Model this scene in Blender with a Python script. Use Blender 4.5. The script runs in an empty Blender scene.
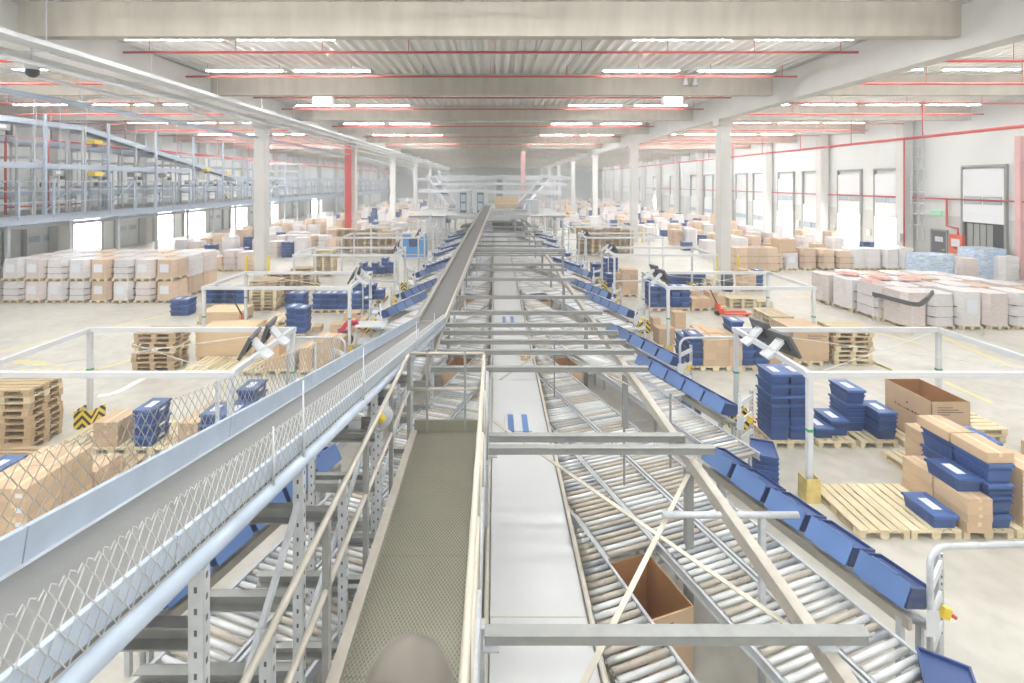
import bpy, math, random
from mathutils import Vector, Matrix
random.seed(7)
SC = bpy.context.scene
COL = SC.collection
PI = math.pi
# camera constants: eye height, focal length in pixels of the 1024 px wide frame, vanishing point
H, K, VX, VY = 5.7, 484.0, 495.0, 182.0
MIR = 0.9                       # the sorter is symmetrical about x = MIR / 2

def at(px, py, z=0.0):
    y = K * (H - z) / (py - VY)
    return ((px - VX) * y / K, y)

def mir(x, side):
    return x if side > 0 else MIR - x

ORD = ("first second third fourth fifth sixth seventh eighth ninth tenth eleventh twelfth thirteenth fourteenth "
       "fifteenth sixteenth seventeenth eighteenth nineteenth twentieth").split()

# ------------------------------------------------------------------ materials
def mat(name, col, rough=0.6, metal=0.0, vary=0.0, noise=0.0, nscale=6.0, stretch=(1, 1, 1), emit=0.0, bump=0.0, col2=None, alpha=1.0, trans=0.0):
    m = bpy.data.materials.new(name)
    m.use_nodes = True
    nt = m.node_tree
    b = nt.nodes['Principled BSDF']
    b.inputs['Roughness'].default_value = rough
    b.inputs['Metallic'].default_value = metal
    b.inputs['Base Color'].default_value = (*col, 1)
    if trans:
        b.inputs['Transmission Weight'].default_value = trans
    if alpha < 1:
        b.inputs['Alpha'].default_value = alpha
    src = None
    if noise or bump or col2:
        tc = nt.nodes.new('ShaderNodeTexCoord')
        mp = nt.nodes.new('ShaderNodeMapping')
        mp.inputs['Scale'].default_value = stretch
        nt.links.new(tc.outputs['Object'], mp.inputs['Vector'])
        nz = nt.nodes.new('ShaderNodeTexNoise')
        nz.inputs['Scale'].default_value = nscale
        nz.inputs['Detail'].default_value = 5
        nt.links.new(mp.outputs['Vector'], nz.inputs['Vector'])
        mx = nt.nodes.new('ShaderNodeMix')
        mx.data_type = 'RGBA'
        c2 = col2 or tuple(c * (1 - noise) for c in col)
        mx.inputs['A'].default_value = (*col, 1)
        mx.inputs['B'].default_value = (*c2, 1)
        rp = nt.nodes.new('ShaderNodeMapRange')
        rp.inputs['From Min'].default_value = 0.35
        rp.inputs['From Max'].default_value = 0.7
        nt.links.new(nz.outputs['Fac'], rp.inputs['Value'])
        nt.links.new(rp.outputs['Result'], mx.inputs['Factor'])
        src = mx.outputs['Result']
        if bump:
            bp = nt.nodes.new('ShaderNodeBump')
            bp.inputs['Strength'].default_value = bump
            bp.inputs['Distance'].default_value = 0.01
            nt.links.new(nz.outputs['Fac'], bp.inputs['Height'])
            nt.links.new(bp.outputs['Normal'], b.inputs['Normal'])
    if vary:
        oi = nt.nodes.new('ShaderNodeObjectInfo')
        mr = nt.nodes.new('ShaderNodeMapRange')
        mr.inputs['To Min'].default_value = 1 - vary
        mr.inputs['To Max'].default_value = 1 + vary
        nt.links.new(oi.outputs['Random'], mr.inputs['Value'])
        hs = nt.nodes.new('ShaderNodeHueSaturation')
        nt.links.new(mr.outputs['Result'], hs.inputs['Value'])
        if src:
            nt.links.new(src, hs.inputs['Color'])
        else:
            hs.inputs['Color'].default_value = (*col, 1)
        src = hs.outputs['Color']
    if src:
        nt.links.new(src, b.inputs['Base Color'])
    if emit:
        b.inputs['Emission Color'].default_value = (*col, 1)
        b.inputs['Emission Strength'].default_value = emit
    return m

def srgb(r, g, b):
    f = lambda c: c / 12.92 if c <= 0.04045 else ((c + 0.055) / 1.055) ** 2.4
    return tuple(f(c / 255) for c in (r, g, b))

M = {}
M['concrete'] = mat('beam_concrete', srgb(196, 189, 176), 0.9, noise=0.16, nscale=0.9, stretch=(3, 3, 0.6), bump=0.15)
M['concrete_light'] = mat('column_concrete', srgb(214, 212, 207), 0.9, noise=0.08, nscale=1.2)
M['deck'] = mat('roof_sheet', srgb(238, 237, 231), 0.45, noise=0.05, nscale=0.6)
M['wall'] = mat('wall_panel', srgb(226, 228, 226), 0.8, noise=0.06, nscale=0.4)
M['wall_low'] = mat('wall_plinth', srgb(205, 206, 200), 0.8, noise=0.1, nscale=0.8)
M['white'] = mat('white_paint', srgb(216, 218, 220), 0.45, noise=0.05, nscale=3)
M['white_door'] = mat('white_door', srgb(232, 234, 236), 0.5)
M['galv'] = mat('galvanised_steel', srgb(204, 207, 211), 0.42, 0.2, noise=0.14, nscale=14)
M['galv_blue'] = mat('side_guard_steel', srgb(184, 196, 211), 0.4, 0.15, noise=0.1, nscale=7)
M['steel'] = mat('warm_steel', srgb(188, 182, 170), 0.45, 0.25, noise=0.12, nscale=9)
M['steel_dark'] = mat('grey_channel', srgb(156, 157, 154), 0.5, 0.2, noise=0.12, nscale=9)
M['wire'] = mat('bright_wire', srgb(206, 206, 204), 0.35, 0.4)
M['belt'] = mat('grey_belt', srgb(116, 115, 114), 0.6, noise=0.07, nscale=18)
M['belt_white'] = mat('white_belt', srgb(202, 202, 202), 0.45, noise=0.03, nscale=2)
M['rubber'] = mat('dark_rubber', srgb(70, 70, 72), 0.6)
M['dark'] = mat('dark_grey_plastic', srgb(84, 86, 88), 0.45)
M['black'] = mat('near_black', srgb(38, 39, 42), 0.5)
M['blue'] = mat('blue_tote_plastic', srgb(52, 80, 134), 0.38, vary=0.22)
M['blue_lid'] = mat('blue_lid_plastic', srgb(68, 98, 152), 0.36, vary=0.2)
M['blue_flap'] = mat('pale_blue_flap', srgb(92, 122, 174), 0.36, vary=0.15)
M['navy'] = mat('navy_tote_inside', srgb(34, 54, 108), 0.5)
M['sticker'] = mat('white_sticker', srgb(226, 228, 234), 0.6)
M['carton'] = mat('brown_cardboard', srgb(208, 180, 148), 0.85, vary=0.1, noise=0.06, nscale=5)
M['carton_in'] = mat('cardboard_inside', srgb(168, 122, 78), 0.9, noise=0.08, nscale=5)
M['carton_red'] = mat('reddish_cardboard', srgb(190, 140, 104), 0.85, noise=0.06, nscale=5)
M['tape'] = mat('parcel_tape', srgb(226, 200, 160), 0.4)
M['ink'] = mat('printed_ink', srgb(96, 76, 56), 0.9)
M['wood'] = mat('pale_pallet_wood', srgb(224, 208, 174), 0.85, vary=0.12, noise=0.14, nscale=7, stretch=(4, 0.7, 4))
M['wood_old'] = mat('weathered_pallet_wood', srgb(196, 172, 138), 0.9, vary=0.12, noise=0.2, nscale=7, stretch=(4, 0.7, 4))
M['board'] = mat('fibre_board', srgb(222, 196, 160), 0.85, noise=0.06, nscale=2)
M['wrap'] = mat('stretch_wrap', srgb(226, 222, 222), 0.28, vary=0.07, noise=0.14, nscale=5, stretch=(1, 1, 4), bump=0.4)
M['wrap_brown'] = mat('wrapped_cartons', srgb(216, 190, 164), 0.4, vary=0.1, noise=0.14, nscale=5, stretch=(1, 1, 4), bump=0.3)
M['wrap_pink'] = mat('wrapped_pink_cartons', srgb(222, 210, 206), 0.4, vary=0.08, noise=0.16, nscale=5, stretch=(1, 1, 4), bump=0.3)
M['wrap_blue'] = mat('blue_stretch_wrap', srgb(150, 180, 214), 0.25, noise=0.4, nscale=4, stretch=(1, 1, 5), bump=0.6, col2=srgb(226, 234, 242))
M['red'] = mat('red_pipe_paint', srgb(196, 70, 66), 0.45)
M['red_pale'] = mat('faded_red_cladding', srgb(224, 176, 172), 0.6, noise=0.1, nscale=2)
M['orange'] = mat('orange_red_paint', srgb(226, 96, 62), 0.45)
M['yellow'] = mat('yellow_paint', srgb(236, 206, 70), 0.5)
M['yellow_line'] = mat('yellow_floor_paint', srgb(232, 218, 128), 0.7, noise=0.12, nscale=6, col2=srgb(220, 212, 160))
M['floor_gleam'] = mat('white_floor_gleam', srgb(240, 240, 238), 0.6)  # colour for the gleam of light on the left floor
M['green'] = mat('green_tape', srgb(64, 160, 110), 0.5)
M['lightblue'] = mat('light_blue_paint', srgb(92, 156, 214), 0.45)
M['glass'] = mat('window_glass', srgb(190, 206, 216), 0.1)
M['exit'] = mat('exit_sign_green', srgb(120, 200, 150), 0.5, emit=0.4)
M['lamp'] = mat('lamp_tube', (0.965, 0.985, 1.0), 0.5, emit=52.0)
M['skin'] = mat('skin', srgb(214, 170, 145), 0.6)
M['hair'] = mat('hair', srgb(60, 44, 34), 0.7)
M['shirt'] = mat('crimson_shirt', srgb(190, 46, 78), 0.8)
M['trousers'] = mat('grey_trousers', srgb(92, 96, 106), 0.8)
M['roller_grey'] = mat('roller_zinc', srgb(168, 171, 176), 0.35, 0.3, noise=0.1, nscale=20)
M['roller_tan'] = mat('roller_tan', srgb(190, 181, 168), 0.45, 0.1, noise=0.15, nscale=20)
M['roller_white'] = mat('roller_white', srgb(222, 223, 223), 0.35, 0.1, noise=0.06, nscale=20)
M['pale_yellow'] = mat('pale_yellow_plate', srgb(226, 202, 128), 0.6, noise=0.2, nscale=8)
M['cream'] = mat('cream_steel', srgb(204, 197, 182), 0.5, 0.1, noise=0.08, nscale=6)
M['film'] = mat('reddish_film', srgb(218, 172, 160), 0.5, noise=0.15, nscale=6)
M['post_warm'] = mat('warm_grey_paint', srgb(104, 98, 88), 0.5)
M['panel_olive'] = mat('catwalk_plate', srgb(146, 143, 126), 0.28, 0.15, noise=0.18, nscale=2.5)
M['mesh_dark'] = mat('catwalk_wire', srgb(176, 172, 156), 0.3, 0.4)
M['daylight'] = mat('daylit_yard', (1.0, 1.0, 1.0), 0.9, emit=9.0)

# yellow and black chevrons for the post guards
def chevron_mat():
    m = bpy.data.materials.new('yellow_black_chevrons')
    m.use_nodes = True
    nt = m.node_tree
    b = nt.nodes['Principled BSDF']
    tc = nt.nodes.new('ShaderNodeTexCoord')
    sp = nt.nodes.new('ShaderNodeSeparateXYZ')
    nt.links.new(tc.outputs['Object'], sp.inputs[0])
    def math_node(op, a, bb=None):
        n = nt.nodes.new('ShaderNodeMath'); n.operation = op
        for i, v in enumerate((a, bb)):
            if v is None: continue
            if isinstance(v, (int, float)): n.inputs[i].default_value = v
            else: nt.links.new(v, n.inputs[i])
        return n.outputs[0]
    ax = math_node('ABSOLUTE', sp.outputs['X'])
    ay = math_node('ABSOLUTE', sp.outputs['Y'])
    s = math_node('ADD', math_node('ADD', ax, ay), sp.outputs['Z'])
    f = math_node('FRACT', math_node('MULTIPLY', s, 5.5))
    g = math_node('GREATER_THAN', f, 0.55)
    mx = nt.nodes.new('ShaderNodeMix'); mx.data_type = 'RGBA'
    mx.inputs['A'].default_value = (*srgb(238, 212, 90), 1)
    mx.inputs['B'].default_value = (*srgb(52, 50, 44), 1)
    nt.links.new(g, mx.inputs['Factor'])
    nt.links.new(mx.outputs['Result'], b.inputs['Base Color'])
    b.inputs['Roughness'].default_value = 0.5
    return m
M['chevron'] = chevron_mat()

# polished concrete floor
def floor_mat():
    m = bpy.data.materials.new('power_floated_concrete')
    m.use_nodes = True
    nt = m.node_tree
    b = nt.nodes['Principled BSDF']
    tc = nt.nodes.new('ShaderNodeTexCoord')
    n1 = nt.nodes.new('ShaderNodeTexNoise'); n1.inputs['Scale'].default_value = 0.35; n1.inputs['Detail'].default_value = 8; n1.inputs['Roughness'].default_value = 0.65
    n2 = nt.nodes.new('ShaderNodeTexNoise'); n2.inputs['Scale'].default_value = 3.0; n2.inputs['Detail'].default_value = 8
    nt.links.new(tc.outputs['Object'], n1.inputs['Vector']); nt.links.new(tc.outputs['Object'], n2.inputs['Vector'])
    r1 = nt.nodes.new('ShaderNodeValToRGB')
    r1.color_ramp.elements[0].position = 0.33; r1.color_ramp.elements[0].color = (*srgb(190, 185, 173), 1)
    r1.color_ramp.elements[1].position = 0.66; r1.color_ramp.elements[1].color = (*srgb(211, 207, 197), 1)
    nt.links.new(n1.outputs['Fac'], r1.inputs['Fac'])
    r2 = nt.nodes.new('ShaderNodeValToRGB')
    r2.color_ramp.elements[0].position = 0.3; r2.color_ramp.elements[0].color = (0.86, 0.86, 0.85, 1)
    r2.color_ramp.elements[1].position = 0.6; r2.color_ramp.elements[1].color = (1, 1, 1, 1)
    nt.links.new(n2.outputs['Fac'], r2.inputs['Fac'])
    mx = nt.nodes.new('ShaderNodeMix'); mx.data_type = 'RGBA'; mx.blend_type = 'MULTIPLY'; mx.inputs['Factor'].default_value = 1
    nt.links.new(r1.outputs['Color'], mx.inputs['A']); nt.links.new(r2.outputs['Color'], mx.inputs['B'])
    nt.links.new(mx.outputs['Result'], b.inputs['Base Color'])
    b.inputs['Roughness'].default_value = 0.42
    b.inputs['Specular IOR Level'].default_value = 0.35
    return m
M['floor'] = floor_mat()

# ------------------------------------------------------------------ mesh building
class MB:
    """collects quads and tubes, then links them as one mesh object"""
    def __init__(self):
        self.v, self.f, self.mi, self.sm = [], [], [], []
    def add(self, vs, fs, mi=0, smooth=False):
        o = len(self.v)
        self.v += [tuple(p) for p in vs]
        for f in fs:
            self.f.append(tuple(i + o for i in f)); self.mi.append(mi); self.sm.append(smooth)
    def box(self, c, s, rot=None, mi=0):
        hx, hy, hz = s[0] / 2, s[1] / 2, s[2] / 2
        vs = [Vector((x, y, z)) for z in (-hz, hz) for x, y in ((-hx, -hy), (hx, -hy), (hx, hy), (-hx, hy))]
        if rot is not None: vs = [rot @ p for p in vs]
        c = Vector(c)
        self.add([p + c for p in vs], [(3, 2, 1, 0), (4, 5, 6, 7), (0, 1, 5, 4), (1, 2, 6, 5), (2, 3, 7, 6), (3, 0, 4, 7)], mi)
        return self
    def span(self, lo, hi, mi=0):
        return self.box([(a + b) / 2 for a, b in zip(lo, hi)], [abs(b - a) for a, b in zip(lo, hi)], None, mi)
    def bar(self, a, b, w, h=None, up=(0, 0, 1), mi=0):
        """rectangular bar from a to b, w wide and h tall about its axis"""
        h = h or w
        a, b = Vector(a), Vector(b)
        d = (b - a); L = d.length
        if L < 1e-6: return self
        d /= L
        u = Vector(up)
        if abs(d.dot(u)) > 0.98: u = Vector((0, 1, 0))
        s = d.cross(u).normalized(); u = s.cross(d).normalized()
        r = Matrix((s, d, u)).transposed()
        return self.box((a + b) / 2, (w, L, h), r, mi)
    def channel(self, a, b, w, h, t=0.008, mi=0, flip=1):
        """C profile: web plus two flanges, from a to b"""
        a, b = Vector(a), Vector(b)
        d = (b - a).normalized(); u = Vector((0, 0, 1)); s = d.cross(u).normalized() * flip
        self.bar(a, b, t, h, mi=mi)
        for e in (1, -1):
            o = s * (w / 2) + u * (e * (h / 2 - t / 2))
            self.bar(a + o, b + o, w, t, mi=mi)
        return self
    def tube(self, pts, r, n=8, mi=0, cap=True):
        pts = [Vector(p) for p in pts]
        rr = r if isinstance(r, (list, tuple)) else [r] * len(pts)
        rings = []
        prev = None
        for i, p in enumerate(pts):
            d = (pts[min(i + 1, len(pts) - 1)] - pts[max(i - 1, 0)]).normalized()
            if prev is None:
                u = Vector((0, 0, 1)) if abs(d.z) < 0.95 else Vector((0, 1, 0))
            else: u = prev
            s = d.cross(u).normalized(); u = s.cross(d).normalized(); prev = u
            rings.append([p + (s * math.cos(2 * PI * k / n) + u * math.sin(2 * PI * k / n)) * rr[i] for k in range(n)])
        vs = [q for ring in rings for q in ring]
        fs = [(i * n + k, i * n + (k + 1) % n, (i + 1) * n + (k + 1) % n, (i + 1) * n + k) for i in range(len(pts) - 1) for k in range(n)]
        self.add(vs, fs, mi, n > 4)
        if cap:
            o = len(self.v) - len(vs)
            self.f.append(tuple(o + k for k in range(n))[::-1]); self.mi.append(mi); self.sm.append(False)
            self.f.append(tuple(o + (len(pts) - 1) * n + k for k in range(n))); self.mi.append(mi); self.sm.append(False)
        return self
    def lathe(self, prof, n=20, c=(0, 0, 0), mi=0):
        c = Vector(c)
        vs = [c + Vector((r * math.cos(2 * PI * k / n), r * math.sin(2 * PI * k / n), z)) for r, z in prof for k in range(n)]
        fs = [(i * n + k, i * n + (k + 1) % n, (i + 1) * n + (k + 1) % n, (i + 1) * n + k) for i in range(len(prof) - 1) for k in range(n)]
        self.add(vs, fs, mi, True)
        return self
    def frustum(self, b0, b1, z0, z1, mi=0, cap0=True, cap1=True, c=(0, 0)):
        (ax, ay), (bx, by) = b0, b1
        vs = [(c[0] + x * ax / 2, c[1] + y * ay / 2, z0) for x, y in ((-1, -1), (1, -1), (1, 1), (-1, 1))]
        vs += [(c[0] + x * bx / 2, c[1] + y * by / 2, z1) for x, y in ((-1, -1), (1, -1), (1, 1), (-1, 1))]
        fs = [(0, 1, 5, 4), (1, 2, 6, 5), (2, 3, 7, 6), (3, 0, 4, 7)]
        if cap0: fs.append((3, 2, 1, 0))
        if cap1: fs.append((4, 5, 6, 7))
        self.add(vs, fs, mi)
        return self
    def prism(self, poly, axis, a, b, mi=0):
        """polygon (2-D, in the two other axes in order) extruded along axis 0/1/2 from a to b"""
        def P(p, t):
            q = list(p); q.insert(axis, t); return q
        n = len(poly)
        vs = [P(p, a) for p in poly] + [P(p, b) for p in poly]
        fs = [(k, (k + 1) % n, n + (k + 1) % n, n + k) for k in range(n)] + [tuple(range(n))[::-1], tuple(range(n, 2 * n))]
        self.add(vs, fs, mi)
        return self
    def mesh(self, name, mats, bevel=0):
        me = bpy.data.meshes.new(name)
        me.from_pydata(self.v, [], self.f)
        for m in (mats if isinstance(mats, (list, tuple)) else [mats]):
            me.materials.append(M[m])
        me.polygons.foreach_set('material_index', self.mi)
        me.polygons.foreach_set('use_smooth', self.sm)
        me.update()
        return me
    def build(self, name, mats, parent=None, loc=(0, 0, 0), rz=0.0):
        return place(name, self.mesh(name, mats), parent, loc, rz)

def place(name, me, parent=None, loc=(0, 0, 0), rz=0.0, rot=None):
    o = bpy.data.objects.new(name, me)
    COL.objects.link(o)
    o.location = loc
    o.rotation_euler = rot if rot else (0, 0, rz)
    if parent is not None: o.parent = parent
    return o

def tag(o, label, cat, group=None, kind=None):
    o['label'] = label; o['category'] = cat
    if group: o['group'] = group
    if kind: o['kind'] = kind
    return o

def root(name, loc=(0, 0, 0), rz=0.0):
    o = bpy.data.objects.new(name, None)
    COL.objects.link(o)
    o.location = loc; o.rotation_euler = (0, 0, rz)
    o.empty_display_size = 0.1
    return o

def struct(o, label=None):
    o['kind'] = 'structure'
    if label: o['label'] = label
    return o

KIDS = {}
def copy_tree(src, loc, rz=0.0, label=None):
    c = src.copy(); COL.objects.link(c)
    c.location = loc; c.rotation_euler = (0, 0, rz)
    if label: c['label'] = label
    for ch in KIDS.get(src.name, list(src.children)):
        d = ch.copy(); COL.objects.link(d); d.parent = c
        for g in list(ch.children):
            e = g.copy(); COL.objects.link(e); e.parent = d
    return c
# ------------------------------------------------------------------ the hall
YN, YF = -16.0, 150.0
XL, XR = -33.0, 31.0
DECK = 10.72
def hall():
    mb = MB(); mb.span((XL - 2, YN - 2, -0.3), (XR + 2, YF + 2, 0)); struct(mb.build('floor', 'floor'), 'pale polished concrete hall floor')
    # trapezoidal roof sheets: ribs run along the hall
    pr = []
    x = XL - 1; p = 0.42
    while x < XR + 1:
        pr += [(x, DECK), (x + 0.15, DECK), (x + 0.21, DECK + 0.16), (x + 0.36, DECK + 0.16)]
        x += p
    mb = MB(); n = len(pr)
    vs = [(a, YN, z) for a, z in pr] + [(a, YF + 1, z) for a, z in pr]
    mb.add(vs, [(i, n + i, n + i + 1, i + 1) for i in range(n - 1)])
    struct(mb.build('ceiling', 'deck'), 'white ribbed sheet metal roof deck')
    # walls
    mb = MB(); mb.span((XL - 0.4, YN, 0), (XL, YF, DECK + 0.3))
    for y in range(12, 150, 3): mb.span((XL, y - 0.02, 0), (XL + 0.012, y + 0.02, DECK))
    struct(mb.build('wall_left', 'wall'), 'white panel wall along the truck docks')
    mb = MB(); mb.span((XR, YN, 3.4), (XR + 0.4, YF, DECK + 0.3)); mb.span((XR - 0.03, YN, 0), (XR + 0.4, YF, 3.4), 1)
    for z in (5.6, 7.8): mb.span((XR - 0.012, 12, z - 0.02), (XR, YF, z + 0.02))
    struct(mb.build('wall_right', ['wall', 'wall_low']), 'white panel wall with loading docks')
    mb = MB(); mb.span((XL, YF, 0), (XR, YF + 0.4, DECK + 0.3)); struct(mb.build('wall_back', 'wall'), 'far end wall of the hall')
    mb = MB(); mb.span((XL, YN - 0.4, 0), (XR, YN, DECK + 0.3)); struct(mb.build('wall_front', 'wall'), 'wall of the hall behind the camera')
    # girders along the hall
    for x0 in (-13.5, 13.2):
        mb = MB(); mb.span((x0 - 0.3, YN, 9.32), (x0 + 0.3, YF, 10.62))
        g = mb.build('concrete_beam', 'concrete_light'); struct(g, 'long pale concrete girder along the column row')
    # cross beams
    n = 0
    y = 13.4 - 27.15
    while y < YF - 3:
        mb = MB()
        for a, b in ((-13.2, 12.9), (13.5, XR), (XL, -13.8)):
            mb.prism([(y, 9.74), (y + 0.3, 9.74), (y + 0.36, 10.72), (y - 0.06, 10.72)], 0, a, b) if False else mb.span((a, y, 9.74), (b, y + 0.34, 10.70))
        g = mb.build('concrete_beam', 'concrete'); struct(g, 'concrete roof beam crossing the hall')
        y += 9.05; n += 1
    # columns
    def column(x, y, top=9.4, w=0.64, red=False):
        mb = MB(); c = 0.05; h = w / 2
        mb.prism([(-h + c, -h), (h - c, -h), (h, -h + c), (h, h - c), (h - c, h), (-h + c, h), (-h, h - c), (-h, -h + c)], 2, 0, top)
        mb.span((-h - 0.12, -h - 0.05, top - 0.5), (h + 0.12, h + 0.05, top - 0.08)) if not red else None
        c = mb.build('concrete_column', 'concrete_light', None, (x, y, 0))
        struct(c, 'pale concrete column')
    for k in range(7):
        yy = 28 + 18 * k
        column(13.2, yy); column(-13.5, yy)
    y = 36
    while y < 148:
        column(XR - 0.55, y, 10.6, 0.75); column(XL + 0.5, y, 10.6, 0.75); y += 9.05
    # red and yellow guards round the feet of the first columns
    for x, y, nm in ((13.2, 28, 'first column of the right row'), (-13.5, 28, 'first column of the left row'), (13.2, 46, 'second column of the right row')):
        r = root('column_guard', (x, y, 0)); tag(r, f'yellow steel guard rails round the {nm}', 'column guard', 'guards at the column feet')
        for sx in (-1, 1):
            mb = MB(); mb.span((sx * 0.62 - 0.06, -0.55, 0), (sx * 0.62 + 0.06, -0.43, 1.5)); mb.build('guard_post', 'yellow', r)
    # red cladding on pillars
    for x, y, t in ((-13.72, 45.2, 'red clad pipe shaft in front of the second left column'), (3.6, 62, 'pale red pillar rising beside the far end of the sorter')):
        mb = MB(); mb.span((-0.28, -0.12, 0), (0.28, 0.12, 9.6)); mb.span((-0.33, -0.16, 2.0), (0.33, 0.16, 2.15))
        tag(mb.build('pipe_shaft', 'red_pale' if x > 0 else 'red', None, (x, y, 0)), t, 'pillar')
    # floor markings and one painted gleam of light
    def line(a, b, w, m='yellow_line', t='yellow line painted on the floor'):
        mb = MB(); d = Vector((b[0] - a[0], b[1] - a[1], 0)).normalized(); s = Vector((-d.y, d.x, 0)) * w / 2
        A, B = Vector((*a, 0.004)), Vector((*b, 0.004))
        mb.add([A - s, B - s, B + s, A + s], [(0, 1, 2, 3)])
        o = mb.build('floor_marking', m); struct(o, t)
    for (p, q) in (((838, 322), (921, 344)), ((836, 345), (895, 372)), ((850, 352), (920, 384)), ((940, 336), (1010, 366)), ((945, 382), (992, 403)), ((880, 300), (940, 318)),
                   ((0, 352), (75, 335)), ((75, 335), (180, 312)), ((85, 373), (165, 350)), ((165, 350), (250, 318))):
        line(at(*p), at(*q), 0.12)
    for k in range(7):
        line(at(2 + 12 * k, 379), at(26 + 12 * k, 369), 0.12)
    for k in range(5):
        line(at(5 + 9 * k, 362 + k), at(30 + 9 * k, 360 + k), 0.1)
    pts = [at(98, 396), at(112, 394), at(124, 389), at(138, 381), at(158, 372)]  # light reflected on the floor, laid down as a white strip
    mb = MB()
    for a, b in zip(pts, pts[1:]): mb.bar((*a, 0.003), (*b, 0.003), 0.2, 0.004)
    struct(mb.build('floor_marking', 'floor_gleam'), 'white curved gleam of light painted on the floor')
    for y in (24, 33): line((14.5, y), (30, y), 0.14)
hall()

def ceiling_things():
    lamp_body = MB().span((-1.6, -0.07, 0.03), (1.6, 0.07, 0.11)).mesh('lamp_body', 'white')
    lamp_tube = MB().span((-1.55, -0.05, 0), (1.55, 0.05, 0.03)).mesh('lamp_tube', 'lamp')
    long_body = MB().span((-1.85, -0.12, 0.03), (1.85, 0.12, 0.11)).mesh('lamp_body', 'white')
    long_tube = MB().span((-1.8, -0.11, 0), (1.8, 0.11, 0.03)).mesh('lamp_tube', 'lamp')
    row = 0
    y = 10.2
    first = True
    xs = (-27.2, -23.5, -20, -16, -10.3, -6.7, 6.0, 9.9, 16, 20, 23.8, 27.4)
    ys = []
    yy = 13.4 - 27.15
    while yy < 140:
        ys += [yy + 2.1, yy + 6.5] if yy < 50 else [yy + 2.2]
        yy += 9.05
    rows = ['first', 'second', 'third', 'fourth', 'fifth', 'sixth', 'seventh', 'eighth', 'ninth', 'tenth', 'eleventh', 'twelfth', 'thirteenth', 'fourteenth', 'fifteenth', 'sixteenth', 'seventeenth', 'eighteenth', 'nineteenth', 'twentieth', 'twenty-first', 'twenty-second', 'twenty-third', 'twenty-fourth', 'twenty-fifth', 'twenty-sixth', 'twenty-seventh']
    nb = sum(y < 13 for y in ys)
    for j, y in enumerate(ys):
        j -= nb
        for i, x in enumerate(xs if y > 13 else (-20, -16, -10.3, -6.7, -3.4, 0, 3.4, 6.0, 9.9, 16, 20)):  # rows out of view: lamps added, with extra middle ones, to brighten foreground
            z = 10.25 if abs(x) < 13 else 10.3
            r = root('batten_lamp', (x, y, z))
            if j < 0: tag(r, 'unseen batten lamp over and behind the camera, added to light the near hall', 'ceiling lamp', 'unseen batten lamps added for light')
            else: tag(r, f'white batten lamp, {ORD[i]} from left in {rows[j]} lamp row under roof', 'ceiling lamp', 'batten lamps under the roof')
            place('lamp_housing', lamp_body if y < 50 else long_body, r); place('lamp_tube', lamp_tube if y < 50 else long_tube, r)
            mb = None
    # sprinkler pipes: two per bay, plus drops
    k = 0
    y = 16.8
    while y < 58:
        for dy, z, w in ((0, 10.2, 'nearer'), (3.4, 10.1, 'farther')):
            if k > 4 and dy: continue
            mb = MB(); mb.tube([(-12.9, y + dy, z), (12.6, y + dy, z)], 0.045, 6)
            for x in range(-12, 13, 3): mb.tube([(x, y + dy, z), (x, y + dy, z + 0.5)], 0.012, 4)
            tag(mb.build('sprinkler_pipe', 'red'), f'red sprinkler pipe across the middle aisle roof, {w} one in {ORD[k]} bay', 'sprinkler pipe', 'sprinkler pipes')
            for s, a, b in (('right', 13.9, 29.5), ('left', -31, -14.2)):
                mb = MB(); mb.tube([(a, y + dy, z - 0.3), (b, y + dy, z - 0.3)], 0.045, 6)
                for x in range(int(a) + 1, int(b), 4): mb.tube([(x, y + dy, z - 0.3), (x, y + dy, DECK)], 0.012, 4)
                tag(mb.build('sprinkler_pipe', 'red'), f'red sprinkler pipe over the {s} side aisle, {w} one in {ORD[k]} bay', 'sprinkler pipe', 'sprinkler pipes')
        y += 9.05; k += 1
    # thick red main along the right wall and one along the left wall
    mb = MB(); mb.tube([(26.5, 22, 8.5), (26.5, 140, 8.5)], 0.09, 8)
    for y in range(24, 140, 6): mb.tube([(26.5, y, 8.5), (26.5, y, DECK)], 0.03, 5)
    tag(mb.build('sprinkler_main', 'red'), 'thick red sprinkler main hung along the right wall', 'pipe')
    mb = MB(); mb.tube([(-27.5, 22, 8.2), (-27.5, 140, 8.2)], 0.12, 8)
    for y in range(24, 140, 6): mb.tube([(-27.5, y, 8.2), (-27.5, y, DECK)], 0.03, 5)
    tag(mb.build('sprinkler_main', 'red'), 'thick red sprinkler main hung over the left mezzanine', 'pipe')
    # cable trays and pipes under the left girder
    r = root('cable_tray', (-12.3, 0, 0)); tag(r, 'white cable tray run hung below the left girder', 'cable tray')
    mb = MB(); mb.span((-0.3, 7, 9.34), (0.3, 146, 9.37)); mb.span((-0.3, 7, 9.37), (-0.28, 146, 9.47)); mb.span((0.28, 7, 9.37), (0.3, 146, 9.47)); mb.build('tray', 'white', r)
    for x, z, q, nm in ((-0.75, 9.05, 0.09, 'pipe'), (-0.35, 8.95, 0.05, 'conduit'), (-1.0, 8.75, 0.06, 'conduit')):
        mb = MB(); mb.tube([(x, 7, z), (x, 146, z)], q, 8); mb.build(nm, 'white', r)
    for y in range(9, 146, 4):
        if y > 60 and y % 8: continue
        mb = MB(); mb.bar((0.25, y, 9.35), (0.25, y, DECK), 0.02); mb.bar((-1.05, y, 9.2), (0.3, y, 9.2), 0.03, 0.04); mb.bar((-1.05, y, 8.7), (-1.05, y, DECK), 0.02); mb.build('hanger', 'white', r)
    r = root('festoon_rail', (-12.6, 0, 0)); tag(r, 'double white track rail hung beside the left girder', 'track rail')
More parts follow.
